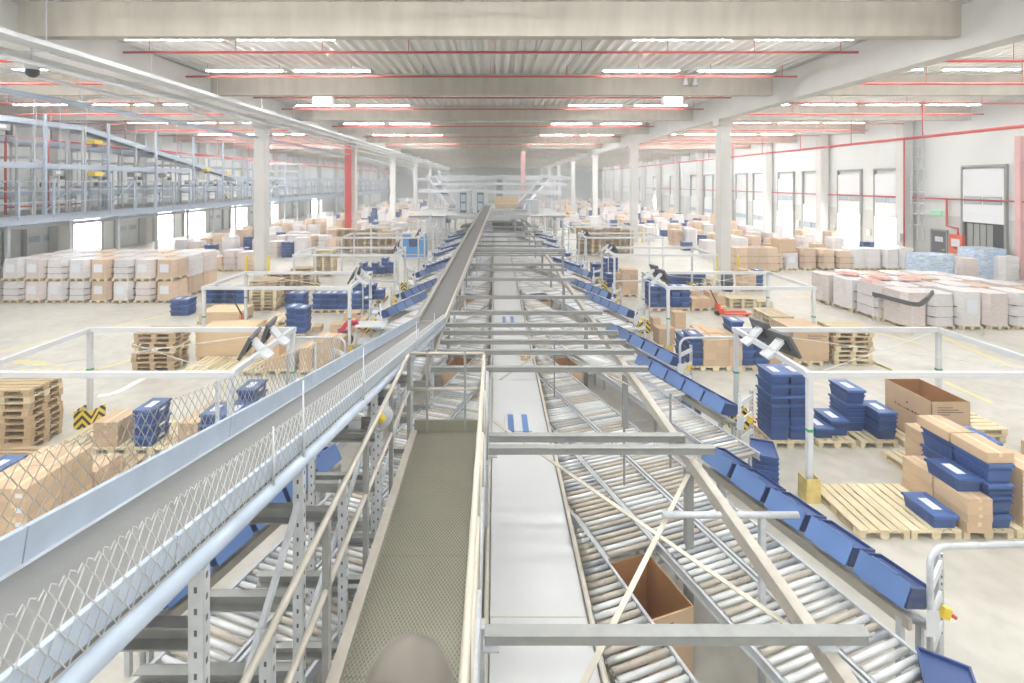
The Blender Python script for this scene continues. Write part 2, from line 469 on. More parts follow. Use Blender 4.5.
    for x in (-1.3, -0.95):
        mb = MB(); mb.channel((x, 7, 8.25), (x, 146, 8.25), 0.06, 0.09); mb.build('rail', 'galv_blue', r)
    for y in range(10, 146, 6):
        if y > 60 and y % 4: continue
        mb = MB(); mb.bar((-1.4, y, 8.33), (-0.85, y, 8.33), 0.04, 0.06); mb.bar((-1.12, y, 8.3), (-1.12, y, DECK), 0.025); mb.build('hanger', 'galv', r)
    # small camera on the rail, with a dark rounded housing
    r = root('dome_camera', (-13.0, 13.6, 8.95)); tag(r, 'white and black dome camera hanging from the left track rail', 'camera')
    MB().lathe([(0.001, 0.16), (0.15, 0.14), (0.18, 0.0), (0.16, -0.1)], 16).build('housing', 'white', r)
    MB().lathe([(0.16, -0.1), (0.15, -0.22), (0.08, -0.3), (0.001, -0.32)], 16).build('dome', 'black', r)
    MB().bar((0, 0, 0.15), (0, 0, 0.6), 0.05).build('stem', 'galv', r)
    # white boxes below the second roof bay
    for px, py, y, nm in ((323, 101, 25.5, 'left'), (672, 101, 25.5, 'right')):
        x = (px - VX) * y / K; z = H - (py - VY) * y / K
        r = root('emergency_light', (x, y, z)); tag(r, f'white emergency light box hung under the roof on the {nm}', 'light box')
        mb = MB(); mb.span((-0.5, -0.2, -0.22), (0.5, 0.2, 0.22)); mb.build('housing', 'white', r)
        mb = MB(); mb.span((-0.42, -0.225, -0.15), (0.42, -0.2, 0.12)); mb.build('diffuser', 'glass', r)
        for s in (-0.3, 0.3): MB().bar((s, 0, 0.22), (s, 0, DECK - z), 0.02).build('hanger', 'galv', r)
    r = root('loudspeaker', (8.9, 22.1, 10.5)); tag(r, 'white twin loudspeaker bracket on the second roof beam', 'loudspeaker')
    for s in (-0.22, 0.22): MB().lathe([(0.001, 0.22), (0.08, 0.2), (0.1, 0.0), (0.15, -0.2)], 12, (s, 0, -0.2)).build('horn', 'white', r)
    MB().bar((-0.3, 0, 0.05), (0.3, 0, 0.05), 0.05).build('bracket', 'galv', r)
ceiling_things()

def right_wall():
    X = XR
    n = 1
    # truck doors: white sectional leaf with a window band, grey rails, some open to daylight
    for y, op in ((28.2, 'half'), (38.0, 'open'), (42.2, 'open'), (47.2, 'shut'), (51.4, 'gap'), (56.5, 'shut'), (60.7, 'shut'), (66, 'open'), (70, 'shut'), (75, 'shut'), (84, 'shut'), (93, 'open'), (102, 'shut')):
        w, h, z0 = 2.6, 3.4, 0.0
        if op == 'half': y = 30.6
        r = root(f'door_{n}', (X, y, 0)); struct(r, 'white sectional truck door with a window band in the right wall'); n += 1
        lift = {'open': 2.9, 'gap': 2.6, 'half': 3.1, 'shut': 0.1}[op]
        mb = MB()
        zz = lift
        for k in range(6):
            mb.span((-0.17, -w / 2, zz), (-0.1, w / 2, zz + 0.56)); zz += 0.575
        mb.build('leaf', 'white_door', r)
        for s in (-0.62, 0.62):
            mb = MB(); zw = lift + 2 * 0.575 + 0.08
            mb.span((-0.185, s - 0.52, zw), (-0.172, s + 0.52, zw + 0.4)); mb.build('pane', 'glass', r)
            mb = MB()
            for a, b in (((s - 0.56, zw - 0.04), (s + 0.56, zw)), ((s - 0.56, zw + 0.4), (s + 0.56, zw + 0.44)), ((s - 0.56, zw), (s - 0.52, zw + 0.4)), ((s + 0.52, zw), (s + 0.56, zw + 0.4))):
                mb.span((-0.2, a[0], a[1]), (-0.17, b[0], b[1]))
            mb.build('window_frame', 'steel_dark', r)
        for s in (-1, 1):
            mb = MB(); mb.span((-0.2, s * (w / 2 + 0.06) - 0.06, 0), (-0.03, s * (w / 2 + 0.06) + 0.06, 6.75)); mb.build('guide_rail', 'steel_dark', r)
        mb = MB(); mb.span((-0.22, -w / 2 - 0.1, 6.65), (-0.03, w / 2 + 0.1, 6.79)); mb.build('lintel_rail', 'steel_dark', r)
        if op in ('open', 'gap', 'half'):
            mb = MB(); mb.span((-0.06, -w / 2, 0.02), (-0.03, w / 2, lift))
            if op == 'half':
                mb.build('opening', 'black', r)
                for s in range(4):
                    mb = MB(); mb.span((-0.1, -0.55 + s * 0.42, 0.05), (-0.07, -0.2 + s * 0.42, lift - 0.1)); mb.build('strip_curtain', 'steel_dark', r)
            else: mb.build('opening', 'daylight', r)
    # personnel door with exit sign
    r = root(f'door_{n}', (X - 0.04, 33.7, 0)); struct(r, 'grey steel escape door under the exit sign')
    MB().span((-0.05, -0.55, 0), (0, 0.55, 2.3)).build('leaf', 'dark', r)
    mb = MB(); mb.span((-0.09, -0.65, 0), (0, -0.55, 2.4)); mb.span((-0.09, 0.55, 0), (0, 0.65, 2.4)); mb.span((-0.09, -0.65, 2.3), (0, 0.65, 2.4)); mb.build('door_frame', 'steel_dark', r)
    MB().span((-0.12, -0.45, 1.0), (-0.05, -0.3, 1.06)).build('handle', 'galv', r)
    MB().span((-0.06, -0.3, 1.55), (-0.05, 0.3, 1.9)).build('notice', 'white', r)
    r = root('exit_sign', (X - 0.1, 33.9, 3.55)); tag(r, 'small green and white exit sign above the grey escape door', 'exit sign')
    MB().span((-0.03, -0.4, -0.16), (0.03, 0.4, 0.16)).build('panel', 'exit', r)
    MB().span((-0.036, -0.1, -0.1), (-0.03, 0.3, 0.1)).build('arrow', 'white', r)
    r = root('hose_cabinet', (X - 0.15, 32.3, 0.9)); tag(r, 'red fire hose cabinet with white notice by the escape door', 'fire cabinet')
    MB().span((-0.12, -0.45, 0), (0.12, 0.45, 1.3)).build('box', 'orange', r)
    MB().span((-0.13, -0.3, 0.5), (-0.12, 0.3, 1.0)).build('notice', 'white', r)
    MB().span((-0.2, -0.05, 0.35), (-0.12, 0.1, 0.47)).build('handle', 'dark', r)
    mb = MB(); mb.tube([(X - 0.2, 32.2, 2.2), (X - 0.2, 32.2, 2.6), (X - 0.2, 33.0, 2.7), (X - 0.2, 33.0, 4.55)], 0.07, 6)
    tag(mb.build('fire_pipe', 'red'), 'red pipe dropping to the hose cabinet on the right wall', 'pipe')
    mb = MB(); mb.tube([(X - 0.25, 26, 4.55), (X - 0.25, 120, 4.55)], 0.06, 6)
    tag(mb.build('fire_pipe', 'red'), 'thin red pipe running level along the right wall', 'pipe')
    mb = MB(); mb.tube([(X - 1.0, 35.5, 0), (X - 1.0, 35.5, 9)], 0.06, 6)
    tag(mb.build('fire_pipe', 'red'), 'red pipe rising up the first wall column', 'pipe')
    # caged ladder beside the first wall column
    r = root('wall_ladder', (X - 0.3, 34.9, 0)); tag(r, 'grey caged ladder climbing the right wall beside the column', 'ladder')
    for s in (-0.25, 0.25): MB().span((-0.03, s - 0.03, 1.5), (0.03, s + 0.03, 9.2)).build('rail', 'galv', r)
    mb = MB()
    for k in range(28): mb.bar((0, -0.25, 1.6 + k * 0.27), (0, 0.25, 1.6 + k * 0.27), 0.03)
    mb.build('rungs_lattice', 'galv', r)
    mb = MB()
    for k in range(9):
        z = 2.6 + k * 0.8
        mb.tube([(0, -0.35, z), (-0.45, -0.35, z), (-0.65, 0, z), (-0.45, 0.35, z), (0, 0.35, z)], 0.025, 4)
    for a in ((-0.45, -0.35), (-0.65, 0), (-0.45, 0.35)): mb.bar((*a, 2.6), (*a, 9.0), 0.03)
    mb.build('cage_lattice', 'galv', r)
    # a red riser by the near edge and a dark window beside it
    mb = MB(); mb.span((X - 0.4, 28.2, 0), (X - 0.2, 28.5, 8.4))
    tag(mb.build('pipe_shaft', 'red_pale'), 'pale red pipe shaft at the near end of the right wall', 'pillar')
    # dock control boxes
    for y in (35.9, 40.0, 44.4, 49.3):
        mb = MB(); mb.span((X - 1.12, y - 0.2, 1.3), (X - 0.95, y + 0.2, 1.9)) if y == 35.9 else mb.span((X - 0.2, y - 0.18, 1.3), (X - 0.03, y + 0.18, 1.8))
        tag(mb.build('control_box', 'white'), {35.9: 'white control box on the first wall column', 40.0: 'white control box beside the first bright truck door', 44.4: 'white control box beside the second bright truck door', 49.3: 'white control box beyond the second wall column'}[y], 'control box')
right_wall()

def left_side():
    X = XL
    n = 15
    for y, op in ((31, 'shut'), (35.2, 'shut'), (39, 'open'), (43.4, 'shut'), (48, 'open'), (52.5, 'open'), (57, 'shut'), (61.5, 'open'), (66, 'shut'), (72, 'open'), (80, 'shut'), (88, 'open')):
        r = root(f'door_{n}', (X, y, 0)); n += 1; struct(r, 'truck door under the mezzanine in the left wall')
        w, h = 2.6, 3.0
        mb = MB(); mb.span((0.02, -w / 2, 0.02), (0.06, w / 2, h)); mb.build('opening' if op == 'open' else 'leaf', 'daylight' if op == 'open' else 'white_door', r)
        for s in (-1, 1):
            MB().span((0.02, s * (w / 2 + 0.12) - 0.12, 0), (0.22, s * (w / 2 + 0.12) + 0.12, h + 0.3)).build('guide_rail', 'steel_dark', r)
        MB().span((0.02, -w / 2 - 0.2, h), (0.22, w / 2 + 0.2, h + 0.25)).build('lintel_rail', 'galv', r)
        if op != 'open':
            for s in (-0.6, 0.6): MB().span((0.06, s - 0.4, 1.4), (0.08, s + 0.4, 1.8)).build('pane', 'glass', r)
    # mezzanine deck
    r = root('mezzanine', (0, 0, 0)); tag(r, 'long steel mezzanine deck with railings along the left wall', 'mezzanine')
    MB().span((-29.5, 20, 3.72), (-24.7, 120, 3.86)).build('deck', 'steel_dark', r)
    mb = MB(); mb.channel((-24.6, 20, 3.7), (-24.6, 120, 3.7), 0.14, 0.46); mb.build('edge_beam', 'galv_blue', r)
    mb = MB(); mb.channel((-24.95, 20, 3.3), (-24.95, 120, 3.3), 0.14, 0.2); mb.build('edge_beam', 'galv', r)
    for k in range(26):
        y = 21 + k * (3.6 if k < 14 else 3.9)
        if y > 118: break
        mb = MB(); mb.span((-24.85, y - 0.08, 0), (-24.69, y + 0.08, 3.5)); mb.build('post', 'galv', r)
    for k in range(45):
        y = 21 + k * 2.0
        if y > 116: break
        MB().span((-24.66, y - 0.05, 3.7), (-24.56, y + 0.05, 5.75)).build('rail_post', 'galv_blue', r)
    for z in (5.72, 5.2, 4.6):
        MB().tube([(-24.6, 20, z), (-24.6, 120, z)], 0.035, 6).build('rail', 'galv_blue', r)
    # conveyors on the mezzanine
    def conv(name, x, z0, z1, y0, y1, label, w=1.0, leg=True, zb=3.86):
        r = root(name, (0, 0, 0)); tag(r, label, 'conveyor')
        MB().bar((x, y0, z0), (x, y1, z1), w - 0.1, 0.06).build('belt', 'belt', r)
        for s in (-1, 1):
            mb = MB(); mb.bar((x + s * w / 2, y0, z0), (x + s * w / 2, y1, z1), 0.06, 0.3); mb.build('side_guard', 'galv_blue', r)
        n = max(3, int(abs(y1 - y0) / 4))
        for k in range(n + 1):
            t = k / n
            y, z = y0 + (y1 - y0) * t, z0 + (z1 - z0) * t
            if z - zb < 0.3: continue
            mb = MB()
            for s in (-1, 1): mb.bar((x + s * w / 2, y, zb), (x + s * w / 2, y, z), 0.09)
            mb.bar((x - w / 2, y, z - 0.25), (x + w / 2, y, z - 0.25), 0.06, 0.1)
            mb.build('stand', 'galv', r)
            if k % 2 == 0:
                mb = MB(); mb.bar((x + w / 2 + 0.1, y, z), (x + w / 2 + 0.1, y, DECK), 0.03); mb.build('hanger', 'galv', r)
        return r
    conv('mezzanine_conveyor', -25.9, 9.0, 6.2, 30, 47, 'sloping belt conveyor descending along the left mezzanine')
    conv('mezzanine_conveyor', -25.9, 9.0, 9.0, 20.5, 29.8, 'high level belt conveyor feeding the sloping one on the mezzanine')
    conv('mezzanine_conveyor', -27.4, 8.2, 7.8, 20, 40, 'upper rear belt conveyor at the near end of the mezzanine', 1.2)
    conv('mezzanine_conveyor', -25.7, 6.6, 6.6, 20, 40, 'middle level belt conveyor above the near mezzanine railing', 0.9)
    conv('mezzanine_conveyor', -28.3, 5.0, 5.0, 24, 116, 'long level conveyor at the back of the left mezzanine', 1.2)
    conv('mezzanine_conveyor', -26.2, 6.1, 6.1, 47.5, 116, 'high long conveyor over the far left mezzanine', 1.0)
    for k in range(10):
        y = 22.5 + k * 4.4
        r = root('support_frame', (0, y, 3.86)); tag(r, f'tall pale support frame over the mezzanine, {ORD[k]} from the near end', 'frame', 'mezzanine support frames')
        for x in (-25.0, -28.9): MB().bar((x, 0, 0), (x, 0, 5.6 if k < 6 else 4.2), 0.13).build('post', 'galv_blue', r)
        for z in (1.5, 3.2, 4.1): MB().bar((-28.9, 0, z), (-25.0, 0, z), 0.08, 0.14).build('cross_beam', 'galv', r)
        MB().bar((-25.0, 0, 0.2), (-25.0, 2.2, 1.9), 0.06).build('brace', 'galv_blue', r)
    rr = random.Random(11)
    for k in range(12):
        y = 21.5 + k * 3.1
        z = (6.25, 8.55)[k % 2] if y < 30 else 6.25 if y < 40 else 5.7
        r = root('drive_unit', (-25.25, y, z)); tag(r, f'grey motor drive unit under the mezzanine conveyors, {ORD[k]} from the near end', 'drive unit', 'mezzanine drive units')
        MB().span((-0.25, -0.35, -0.2), (0.25, 0.35, 0.12)).build('gearbox', 'steel_dark', r)
        MB().lathe([(0.001, -0.3), (0.14, -0.3), (0.14, 0.3), (0.001, 0.3)], 10, (0, 0.55, -0.1)).build('motor', 'dark', r)
        MB().span((0.25, -0.15, -0.1), (0.27, 0.15, 0.08)).build('notice', 'white', r)
    for k, (px, py, y) in enumerate(((95, 142, 30.3), (95, 174, 30.5), (226, 173, 46), (206, 170, 42.6), (226, 195, 46.3), (140, 120, 32))):
        x = -25.15; z = H - (py - VY) * y / K
        if k == 5: continue
        mb = MB(); mb.span((-0.25, -0.3, -0.13), (0.25, 0.3, 0.13)); mb.span((-0.1, -0.1, -0.3), (0.1, 0.1, -0.13), 1)
        tag(mb.build('sensor_box', ['yellow', 'dark'], None, ((px - VX) * y / K, y, z)), ['yellow drive box on upper near mezzanine conveyor', 'yellow drive box on middle near mezzanine conveyor', 'yellow drive box at the foot of the sloping conveyor', 'yellow drive box halfway along the sloping conveyor', 'yellow drive box at the far mezzanine railing'][k], 'drive box')
    # electrical cabinets, pipe rises and cable runs on the mezzanine
    for k in range(9):
        y = 24 + k * 4.3
        r = root('switch_cabinet', (-30.4, y, 3.86)); tag(r, f'white switch cabinet, {ORD[k]} from near end along back of mezzanine', 'cabinet', 'mezzanine cabinets')
        MB().span((-0.3, -0.8, 0), (0.3, 0.8, 2.1)).build('body', 'white', r)
        for s in (-0.4, 0.4):
            MB().span((0.3, s - 0.37, 0.08), (0.33, s + 0.37, 2.02)).build('door', 'wall', r)
            MB().span((0.33, s - 0.25, 1.4), (0.34, s + 0.25, 1.8)).build('window', 'dark', r)
    r = root('cabinet_shelf', (-29.5, 0, 3.86)); 
    bpy.data.objects.remove(r)
    mb = MB(); mb.bar((-30.4, 20, 3.86 - 0.13), (-30.4, 66, 3.86 - 0.13), 2.0, 0.24); tag(mb.build('back_platform', 'steel_dark'), 'grey service platform behind the mezzanine conveyors', 'platform')
    for y in (26.5, 29):
        mb = MB(); mb.tube([(-26.8, y, 3.9), (-26.8, y, 8.2)], 0.06, 6); mb.tube([(-26.8, y, 4.3), (-26.8, y + 2.5, 4.3)], 0.05, 6)
        tag(mb.build('fire_pipe', 'red'), 'red riser pipe on the mezzanine, nearer one' if y < 27 else 'red riser pipe on the mezzanine, farther one', 'pipe')
left_side()
# ------------------------------------------------------------------ the sorter in the middle
BZ = 1.2                  # centre belt height
LZ = 0.98                 # roller height
SL = 0.341                # lanes leave the belt at this slope (x per y)
PER = 7.1                 # spacing of the lane groups along the belt
DC = SL * PER

def centre_belt():
    r = root('sorter_belt', (0, 0, 0)); tag(r, 'long white belt conveyor running down the middle of the sorter', 'conveyor')
    mb = MB(); mb.span((-0.05, 1.0, BZ - 0.05), (0.95, 70, BZ))
    for y in range(2, 70, 3): mb.span((-0.05, y, BZ), (0.95, y + 0.015, BZ + 0.0015), 1)
    mb.build('belt', ['belt_white', 'steel'], r)
    for x in (-0.09, 0.985):
        mb = MB(); mb.span((x - 0.025, 1, BZ - 0.2), (x + 0.025, 70, BZ + 0.05)); mb.build('side_rail', 'steel', r)
        mb = MB(); mb.span((x - 0.01, 1, BZ + 0.05), (x + 0.01, 70, BZ + 0.058)); mb.build('edge_strip', 'cream', r)
    for k in range(22):
        y = 2 + k * 3.2
        mb = MB()
        for x in (-0.05, 0.95): mb.bar((x, y, 0), (x, y, BZ - 0.15), 0.07)
        mb.bar((-0.05, y, 0.35), (0.95, y, 0.35), 0.05)
        mb.build('stand', 'galv', r)
centre_belt()

# rollers: one mesh, three finishes
def roller_mesh(m):
    mb = MB(); L = 0.64
    mb.tube([(-L / 2, 0, 0), (L / 2, 0, 0)], 0.03, 8)
    mb.tube([(-L / 2 - 0.025, 0, 0), (-L / 2, 0, 0)], 0.012, 5)
    mb.tube([(L / 2, 0, 0), (L / 2 + 0.025, 0, 0)], 0.012, 5)
    return mb.mesh('roller', m)
ROLL = [roller_mesh(m) for m in ('roller_grey', 'roller_white', 'roller_tan', 'wire')]

EDGE = 1.03               # outer edge of the centre belt's side rail
def lane(side, c0, y_end, label, near, step=0.094):
    """roller lane whose inner edge follows x + SL*y = c0 (mirrored for side -1); it starts as a wedge at the belt and runs towards the camera to y_end"""
    cm = c0 + 0.4
    ang = math.atan(SL); ca, sa = math.cos(ang), math.sin(ang)
    hw = 0.345
    y_full = (c0 - EDGE) / SL + 0.12           # inner frame meets the belt here
    y_tip = (c0 + 0.8 - EDGE) / SL - 0.25
    yc = (y_end + y_tip) / 2
    X0 = cm - SL * yc                       # unmirrored centre
    L = (y_tip - y_end) / ca
    rz = ang if side > 0 else -ang
    r = root('roller_lane', (mir(X0, side), yc, 0), rz); tag(r, label, 'roller conveyor')
    def umin(v):                            # inner limit so that nothing crosses the belt edge
        return max(-hw, (EDGE + 0.03 - X0 + v * sa) / ca)
    vf = (y_full - yc) / ca
    mb = MB(); mb.channel((side * hw, -L / 2, LZ - 0.04), (side * hw, L / 2, LZ - 0.04), 0.03, 0.13, 0.012, flip=side); mb.build('side_frame', 'galv', r)
    if vf - 0.3 > -L / 2:
        mb = MB(); mb.channel((-side * hw, -L / 2, LZ - 0.04), (-side * hw, min(L / 2, vf - 0.3), LZ - 0.04), 0.03, 0.13, 0.012, flip=-side); mb.build('side_frame', 'galv', r)
    rr = random.Random(int(c0 * 100) + side)
    y = -L / 2 + 0.08
    mb = MB()
    while y < L / 2 - 0.03:
        u0 = umin(y)
        w = hw - 0.02 - u0
        if w < 0.09: break
        if near:
            o = place('roller', ROLL[rr.choice((0, 1, 1, 2, 2, 3))], r, (side * (u0 + hw - 0.0) / 2, y, LZ))
            if w < 0.64: o.scale.x = (w + 0.02) / 0.69
        else: mb.tube([(side * u0, y, LZ), (side * (hw - .02), y, LZ)], 0.032, 6, rr.choice((0, 1, 1, 2)), False)
        y += step if near else 0.11
    if not near: mb.build('roller_bed', ['roller_grey', 'roller_white', 'roller_tan'], r)['kind'] = 'stuff'
    n = max(2, int(L / 2.2) + 1)
    for k in range(n):
        y = -L / 2 + 0.2 + (L - 0.4) * k / (n - 1)
        a, b = side * (umin(y) if umin(y) < hw - .1 else hw - .1), side * hw
        mb = MB()
        for q in (a, b): mb.bar((q, y, 0), (q, y, LZ - 0.1), 0.05)
        mb.bar((a, y, 0.3), (b, y, 0.3), 0.04); mb.bar((a, y, LZ - 0.13), (b, y, LZ - 0.13), 0.04)
        mb.build('stand', 'galv', r)
    return r

SIDE = {1: 'right', -1: 'left'}
def lanes():
    for side in (1, -1):
        for k in range(-1, 8):
            near = k <= 1
            nm = ('nearest', 'second', 'third', 'fourth', 'fifth', 'sixth', 'seventh', 'eighth', 'ninth')[k + 1]
            o = DC * k
            xo = 4.25
            for j, (c0, cap, pos) in enumerate(((3.45, None, 'short one ending over a carton'), (4.25, 4.2, 'long middle one'), (5.08, 4.3, 'long outer one'))):
                c = c0 + o
                ye = (c + 0.4 - xo) / SL if cap else 6.15 + PER * k
                ye = max(ye, 4.35 if (k == 0 and j == 2) else 2.2)
                if (c + 0.8 - EDGE) / SL - 0.25 - ye < 0.8: continue
                lane(side, c, ye, f'roller conveyor {SIDE[side]} of the belt, {pos} of {nm} group', near)
lanes()

# ------------------------------------------------------------------ containers
TL, TW, TH = 0.6, 0.4, 0.2
def tote_shell(open_top, mi_in=1):
    mb = MB()
    mb.frustum((0.53, 0.34), (0.575, 0.378), 0, TH - 0.03, 0, True, False)
    mb.frustum((0.6, 0.4), (0.6, 0.4), TH - 0.03, TH, 0, True, False)
    for k in range(5):       # ribs on the long sides, two on the ends
        x = -0.2 + k * 0.1
        for s in (-1, 1): mb.add([(x - .008, s * .172, .01), (x + .008, s * .172, .01), (x + .008, s * .197, TH - .03), (x - .008, s * .197, TH - .03), (x - .008, s * .18, .01), (x + .008, s * .18, .01), (x + .008, s * .2, TH - .03), (x - .008, s * .2, TH - .03)],
                                 [(4, 5, 6, 7), (0, 4, 7, 3), (1, 2, 6, 5)] if s > 0 else [(7, 6, 5, 4), (3, 7, 4, 0), (5, 6, 2, 1)])
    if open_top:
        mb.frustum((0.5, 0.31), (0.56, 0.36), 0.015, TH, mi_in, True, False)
        # rim ring
        a, b = (0.6, 0.4), (0.56, 0.36)
        vs = []
        for (w, h) in (a, b): vs += [(-w / 2, -h / 2, TH), (w / 2, -h / 2, TH), (w / 2, h / 2, TH), (-w / 2, h / 2, TH)]
        mb.add(vs, [(k, (k + 1) % 4, 4 + (k + 1) % 4, 4 + k) for k in range(4)])
    else:
        mb.add([(-.3, -.2, TH), (.3, -.2, TH), (.3, .2, TH), (-.3, .2, TH)], [(0, 1, 2, 3)])
    return mb
T_BODY = tote_shell(False).mesh('tote_body', ['blue', 'navy'])
T_OPEN = tote_shell(True).mesh('tote_body_open', ['blue', 'navy'])
def lid_mb():
    mb = MB()
    for s in (-1, 1):
        mb.prism([(s * 0.004, 0), (s * 0.31, 0), (s * 0.31, -0.03), (s * 0.318, -0.03), (s * 0.318, 0.012), (s * 0.29, 0.024), (s * 0.004, 0.024)] if s > 0 else
                 [(s * 0.004, 0.024), (s * 0.29, 0.024), (s * 0.318, 0.012), (s * 0.318, -0.03), (s * 0.31, -0.03), (s * 0.31, 0), (s * 0.004, 0)], 1, -0.205, 0.205)
        mb.span((s * 0.05, -0.15, 0.024), (s * 0.25, -0.12, 0.03)); mb.span((s * 0.05, 0.12, 0.024), (s * 0.25, 0.15, 0.03))
    return mb
T_LID = lid_mb().mesh('tote_lid', 'blue_lid')
T_STICK = MB().span((-0.16, -0.07, 0.024), (0.13, 0.08, 0.0265)).mesh('lid_sticker', 'sticker')
T_SIDE = MB().span((-0.08, -0.2045, -0.135), (0.1, -0.196, -0.09)).mesh('side_print', 'sticker')
T_FLAP = None
mb = MB(); mb.bar((0, -0.2, 0.02), (0, -0.245, -0.2), 0.585, 0.016, up=(0, 1, 0)); mb.bar((-0.2, -0.222, 0.0), (0.2, -0.222, 0.0), 0.02, 0.02); T_FLAP = mb.mesh('lid_flap', 'blue_flap')
mb = MB(); mb.bar((0, 0.2, 0.02), (0, 0.245, -0.2), 0.585, 0.016, up=(0, 1, 0)); T_FLAP2 = mb.mesh('lid_flap', 'blue_lid')
# whole tote in one mesh for distant copies
mb = tote_shell(False); l = lid_mb()
mb.add([(x, y, z + TH) for x, y, z in l.v], l.f, 2); mb.span((-0.16, -0.07, TH + 0.024), (0.13, 0.08, TH + 0.0265), 3)
T_FAR_MB = mb
T_FAR = mb.mesh('closed_tote', ['blue', 'navy', 'blue_lid', 'sticker'])

def tote(x, y, z, rz, label, lid=True, far=False, group=None, open_top=False, name='tote'):
    if far:
        return tag(place(name, T_FAR, None, (x, y, z), rz), label, 'tote', group)
    r = root(name, (x, y, z), rz); tag(r, label, 'tote', group)
    place('tote_body', T_OPEN if open_top else T_BODY, r)
    if lid:
        l = place('tote_lid', T_LID, r, (0, 0, TH)); place('lid_sticker', T_STICK, l)
        place('side_print', T_SIDE, r, (0, 0, TH + 0.03))
    return r

CART = {}
def carton_mesh(w, l, h, m='carton'):
    key = (w, l, h, m)
    if key not in CART:
        c = 0.006
        mb = MB()
        mb.prism([(-w / 2 + c, -l / 2), (w / 2 - c, -l / 2), (w / 2, -l / 2 + c), (w / 2, l / 2 - c), (w / 2 - c, l / 2), (-w / 2 + c, l / 2), (-w / 2, l / 2 - c), (-w / 2, -l / 2 + c)], 2, 0, h - 0.004)
        # two top flaps that meet in a seam
        for s in (-1, 1): mb.span((s * 0.002, -l / 2 + 0.003, h - 0.004), (s * (w / 2 - 0.003), l / 2 - 0.003, h))
        tp = MB(); tp.span((-0.03, -l / 2, h), (0.03, l / 2, h + 0.0015)); tp.span((-0.03, -l / 2 - 0.0015, h * 0.62), (0.03, -l / 2, h + 0.0015))
        lb = MB(); lb.span((w * 0.08, -l / 2 - 0.002, h * 0.3), (w * 0.34, -l / 2, h * 0.62))
        CART[key] = (mb.mesh('carton', m), tp.mesh('tape', 'tape'), lb.mesh('paper_label', 'sticker'))
    return CART[key]

def carton(x, y, z, w, l, h, rz, label, far=False, group=None, m='carton', lab=False):
    a, t, b = carton_mesh(w, l, h, m)
    o = tag(place('carton', a, None, (x, y, z), rz), label, 'carton', group)
    if not far:
        place('tape', t, o)
        if lab: place('paper_label', b, o)
    return o

# pallets
def pallet_parts():
    deck = MB()
    for x, w in ((-0.3275, 0.145), (-0.165, 0.1), (0, 0.145), (0.165, 0.1), (0.3275, 0.145)): deck.span((x - w / 2, -0.6, 0.122), (x + w / 2, 0.6, 0.144))
    for y in (-0.5275, 0, 0.5275): deck.span((-0.4, y - 0.0725, 0.1), (0.4, y + 0.0725, 0.122))
    block = MB(); block.span((-0.05, -0.0725, 0.022), (0.05, 0.0725, 0.1))
    mid = MB(); mid.span((-0.0725, -0.0725, 0.022), (0.0725, 0.0725, 0.1))
    run = MB(); run.span((-0.05, -0.6, 0), (0.05, 0.6, 0.022))
    return deck, block, mid, run
_d, _b, _m, _r = pallet_parts()
P_DECK = [_d.mesh('top_deck', m) for m in ('wood', 'wood_old')]
P_BLOCK = [_b.mesh('block', m) for m in ('wood', 'wood_old')]
P_MID = [_m.mesh('block', m) for m in ('wood', 'wood_old')]
P_RUN = [_r.mesh('bottom_runner', m) for m in ('wood', 'wood_old')]
def pallet_one():
    mb = MB(); mb.add(_d.v, _d.f)
    for x in (-0.35, 0, 0.35):
        for y in (-0.5275, 0, 0.5275):
            s = _m if x == 0 else _b
            mb.add([(a + x, b + y, c) for a, b, c in s.v], s.f)
        mb.add([(a + x, b, c) for a, b, c in _r.v], _r.f)
    return mb
P_FAR = [pallet_one().mesh('pallet', m) for m in ('wood', 'wood_old')]
PH = 0.144

def pallet(x, y, z, rz, label, near=False, old=0, group=None):
    if not near:
        return tag(place('pallet', P_FAR[old], None, (x, y, z), rz), label, 'pallet', group)
    r = root('pallet', (x, y, z), rz); tag(r, label, 'pallet', group)
    place('top_deck', P_DECK[old], r)
    for bx in (-0.35, 0, 0.35):
        for by in (-0.5275, 0, 0.5275): place('block', (P_MID if bx == 0 else P_BLOCK)[old], r, (bx, by, 0))
        place('bottom_runner', P_RUN[old], r, (bx, 0, 0))
    return r

def rank(k, n, what):
    return f'lowest {what}' if k == 0 else f'topmost {what}' if k == n - 1 else f'{what}, {ORD[k]} from bottom'

def pallet_stack(x, y, n, rz, desc, near=False, old=0, z=0.0, jit=0.03, group=None):
    rr = random.Random(int(x * 31 + y * 17))
    for k in range(n):
        a = rz + rr.uniform(-1, 1) * jit * 0.6
        lab = f'{rank(k, n, "wooden pallet")} of {desc}' if group is None else group
        pallet(x + rr.uniform(-jit, jit), y + rr.uniform(-jit, jit), z + k * 0.1442, a, lab, near, old if rr.random() < 0.8 else 1 - old, group)
    return z + n * 0.1442

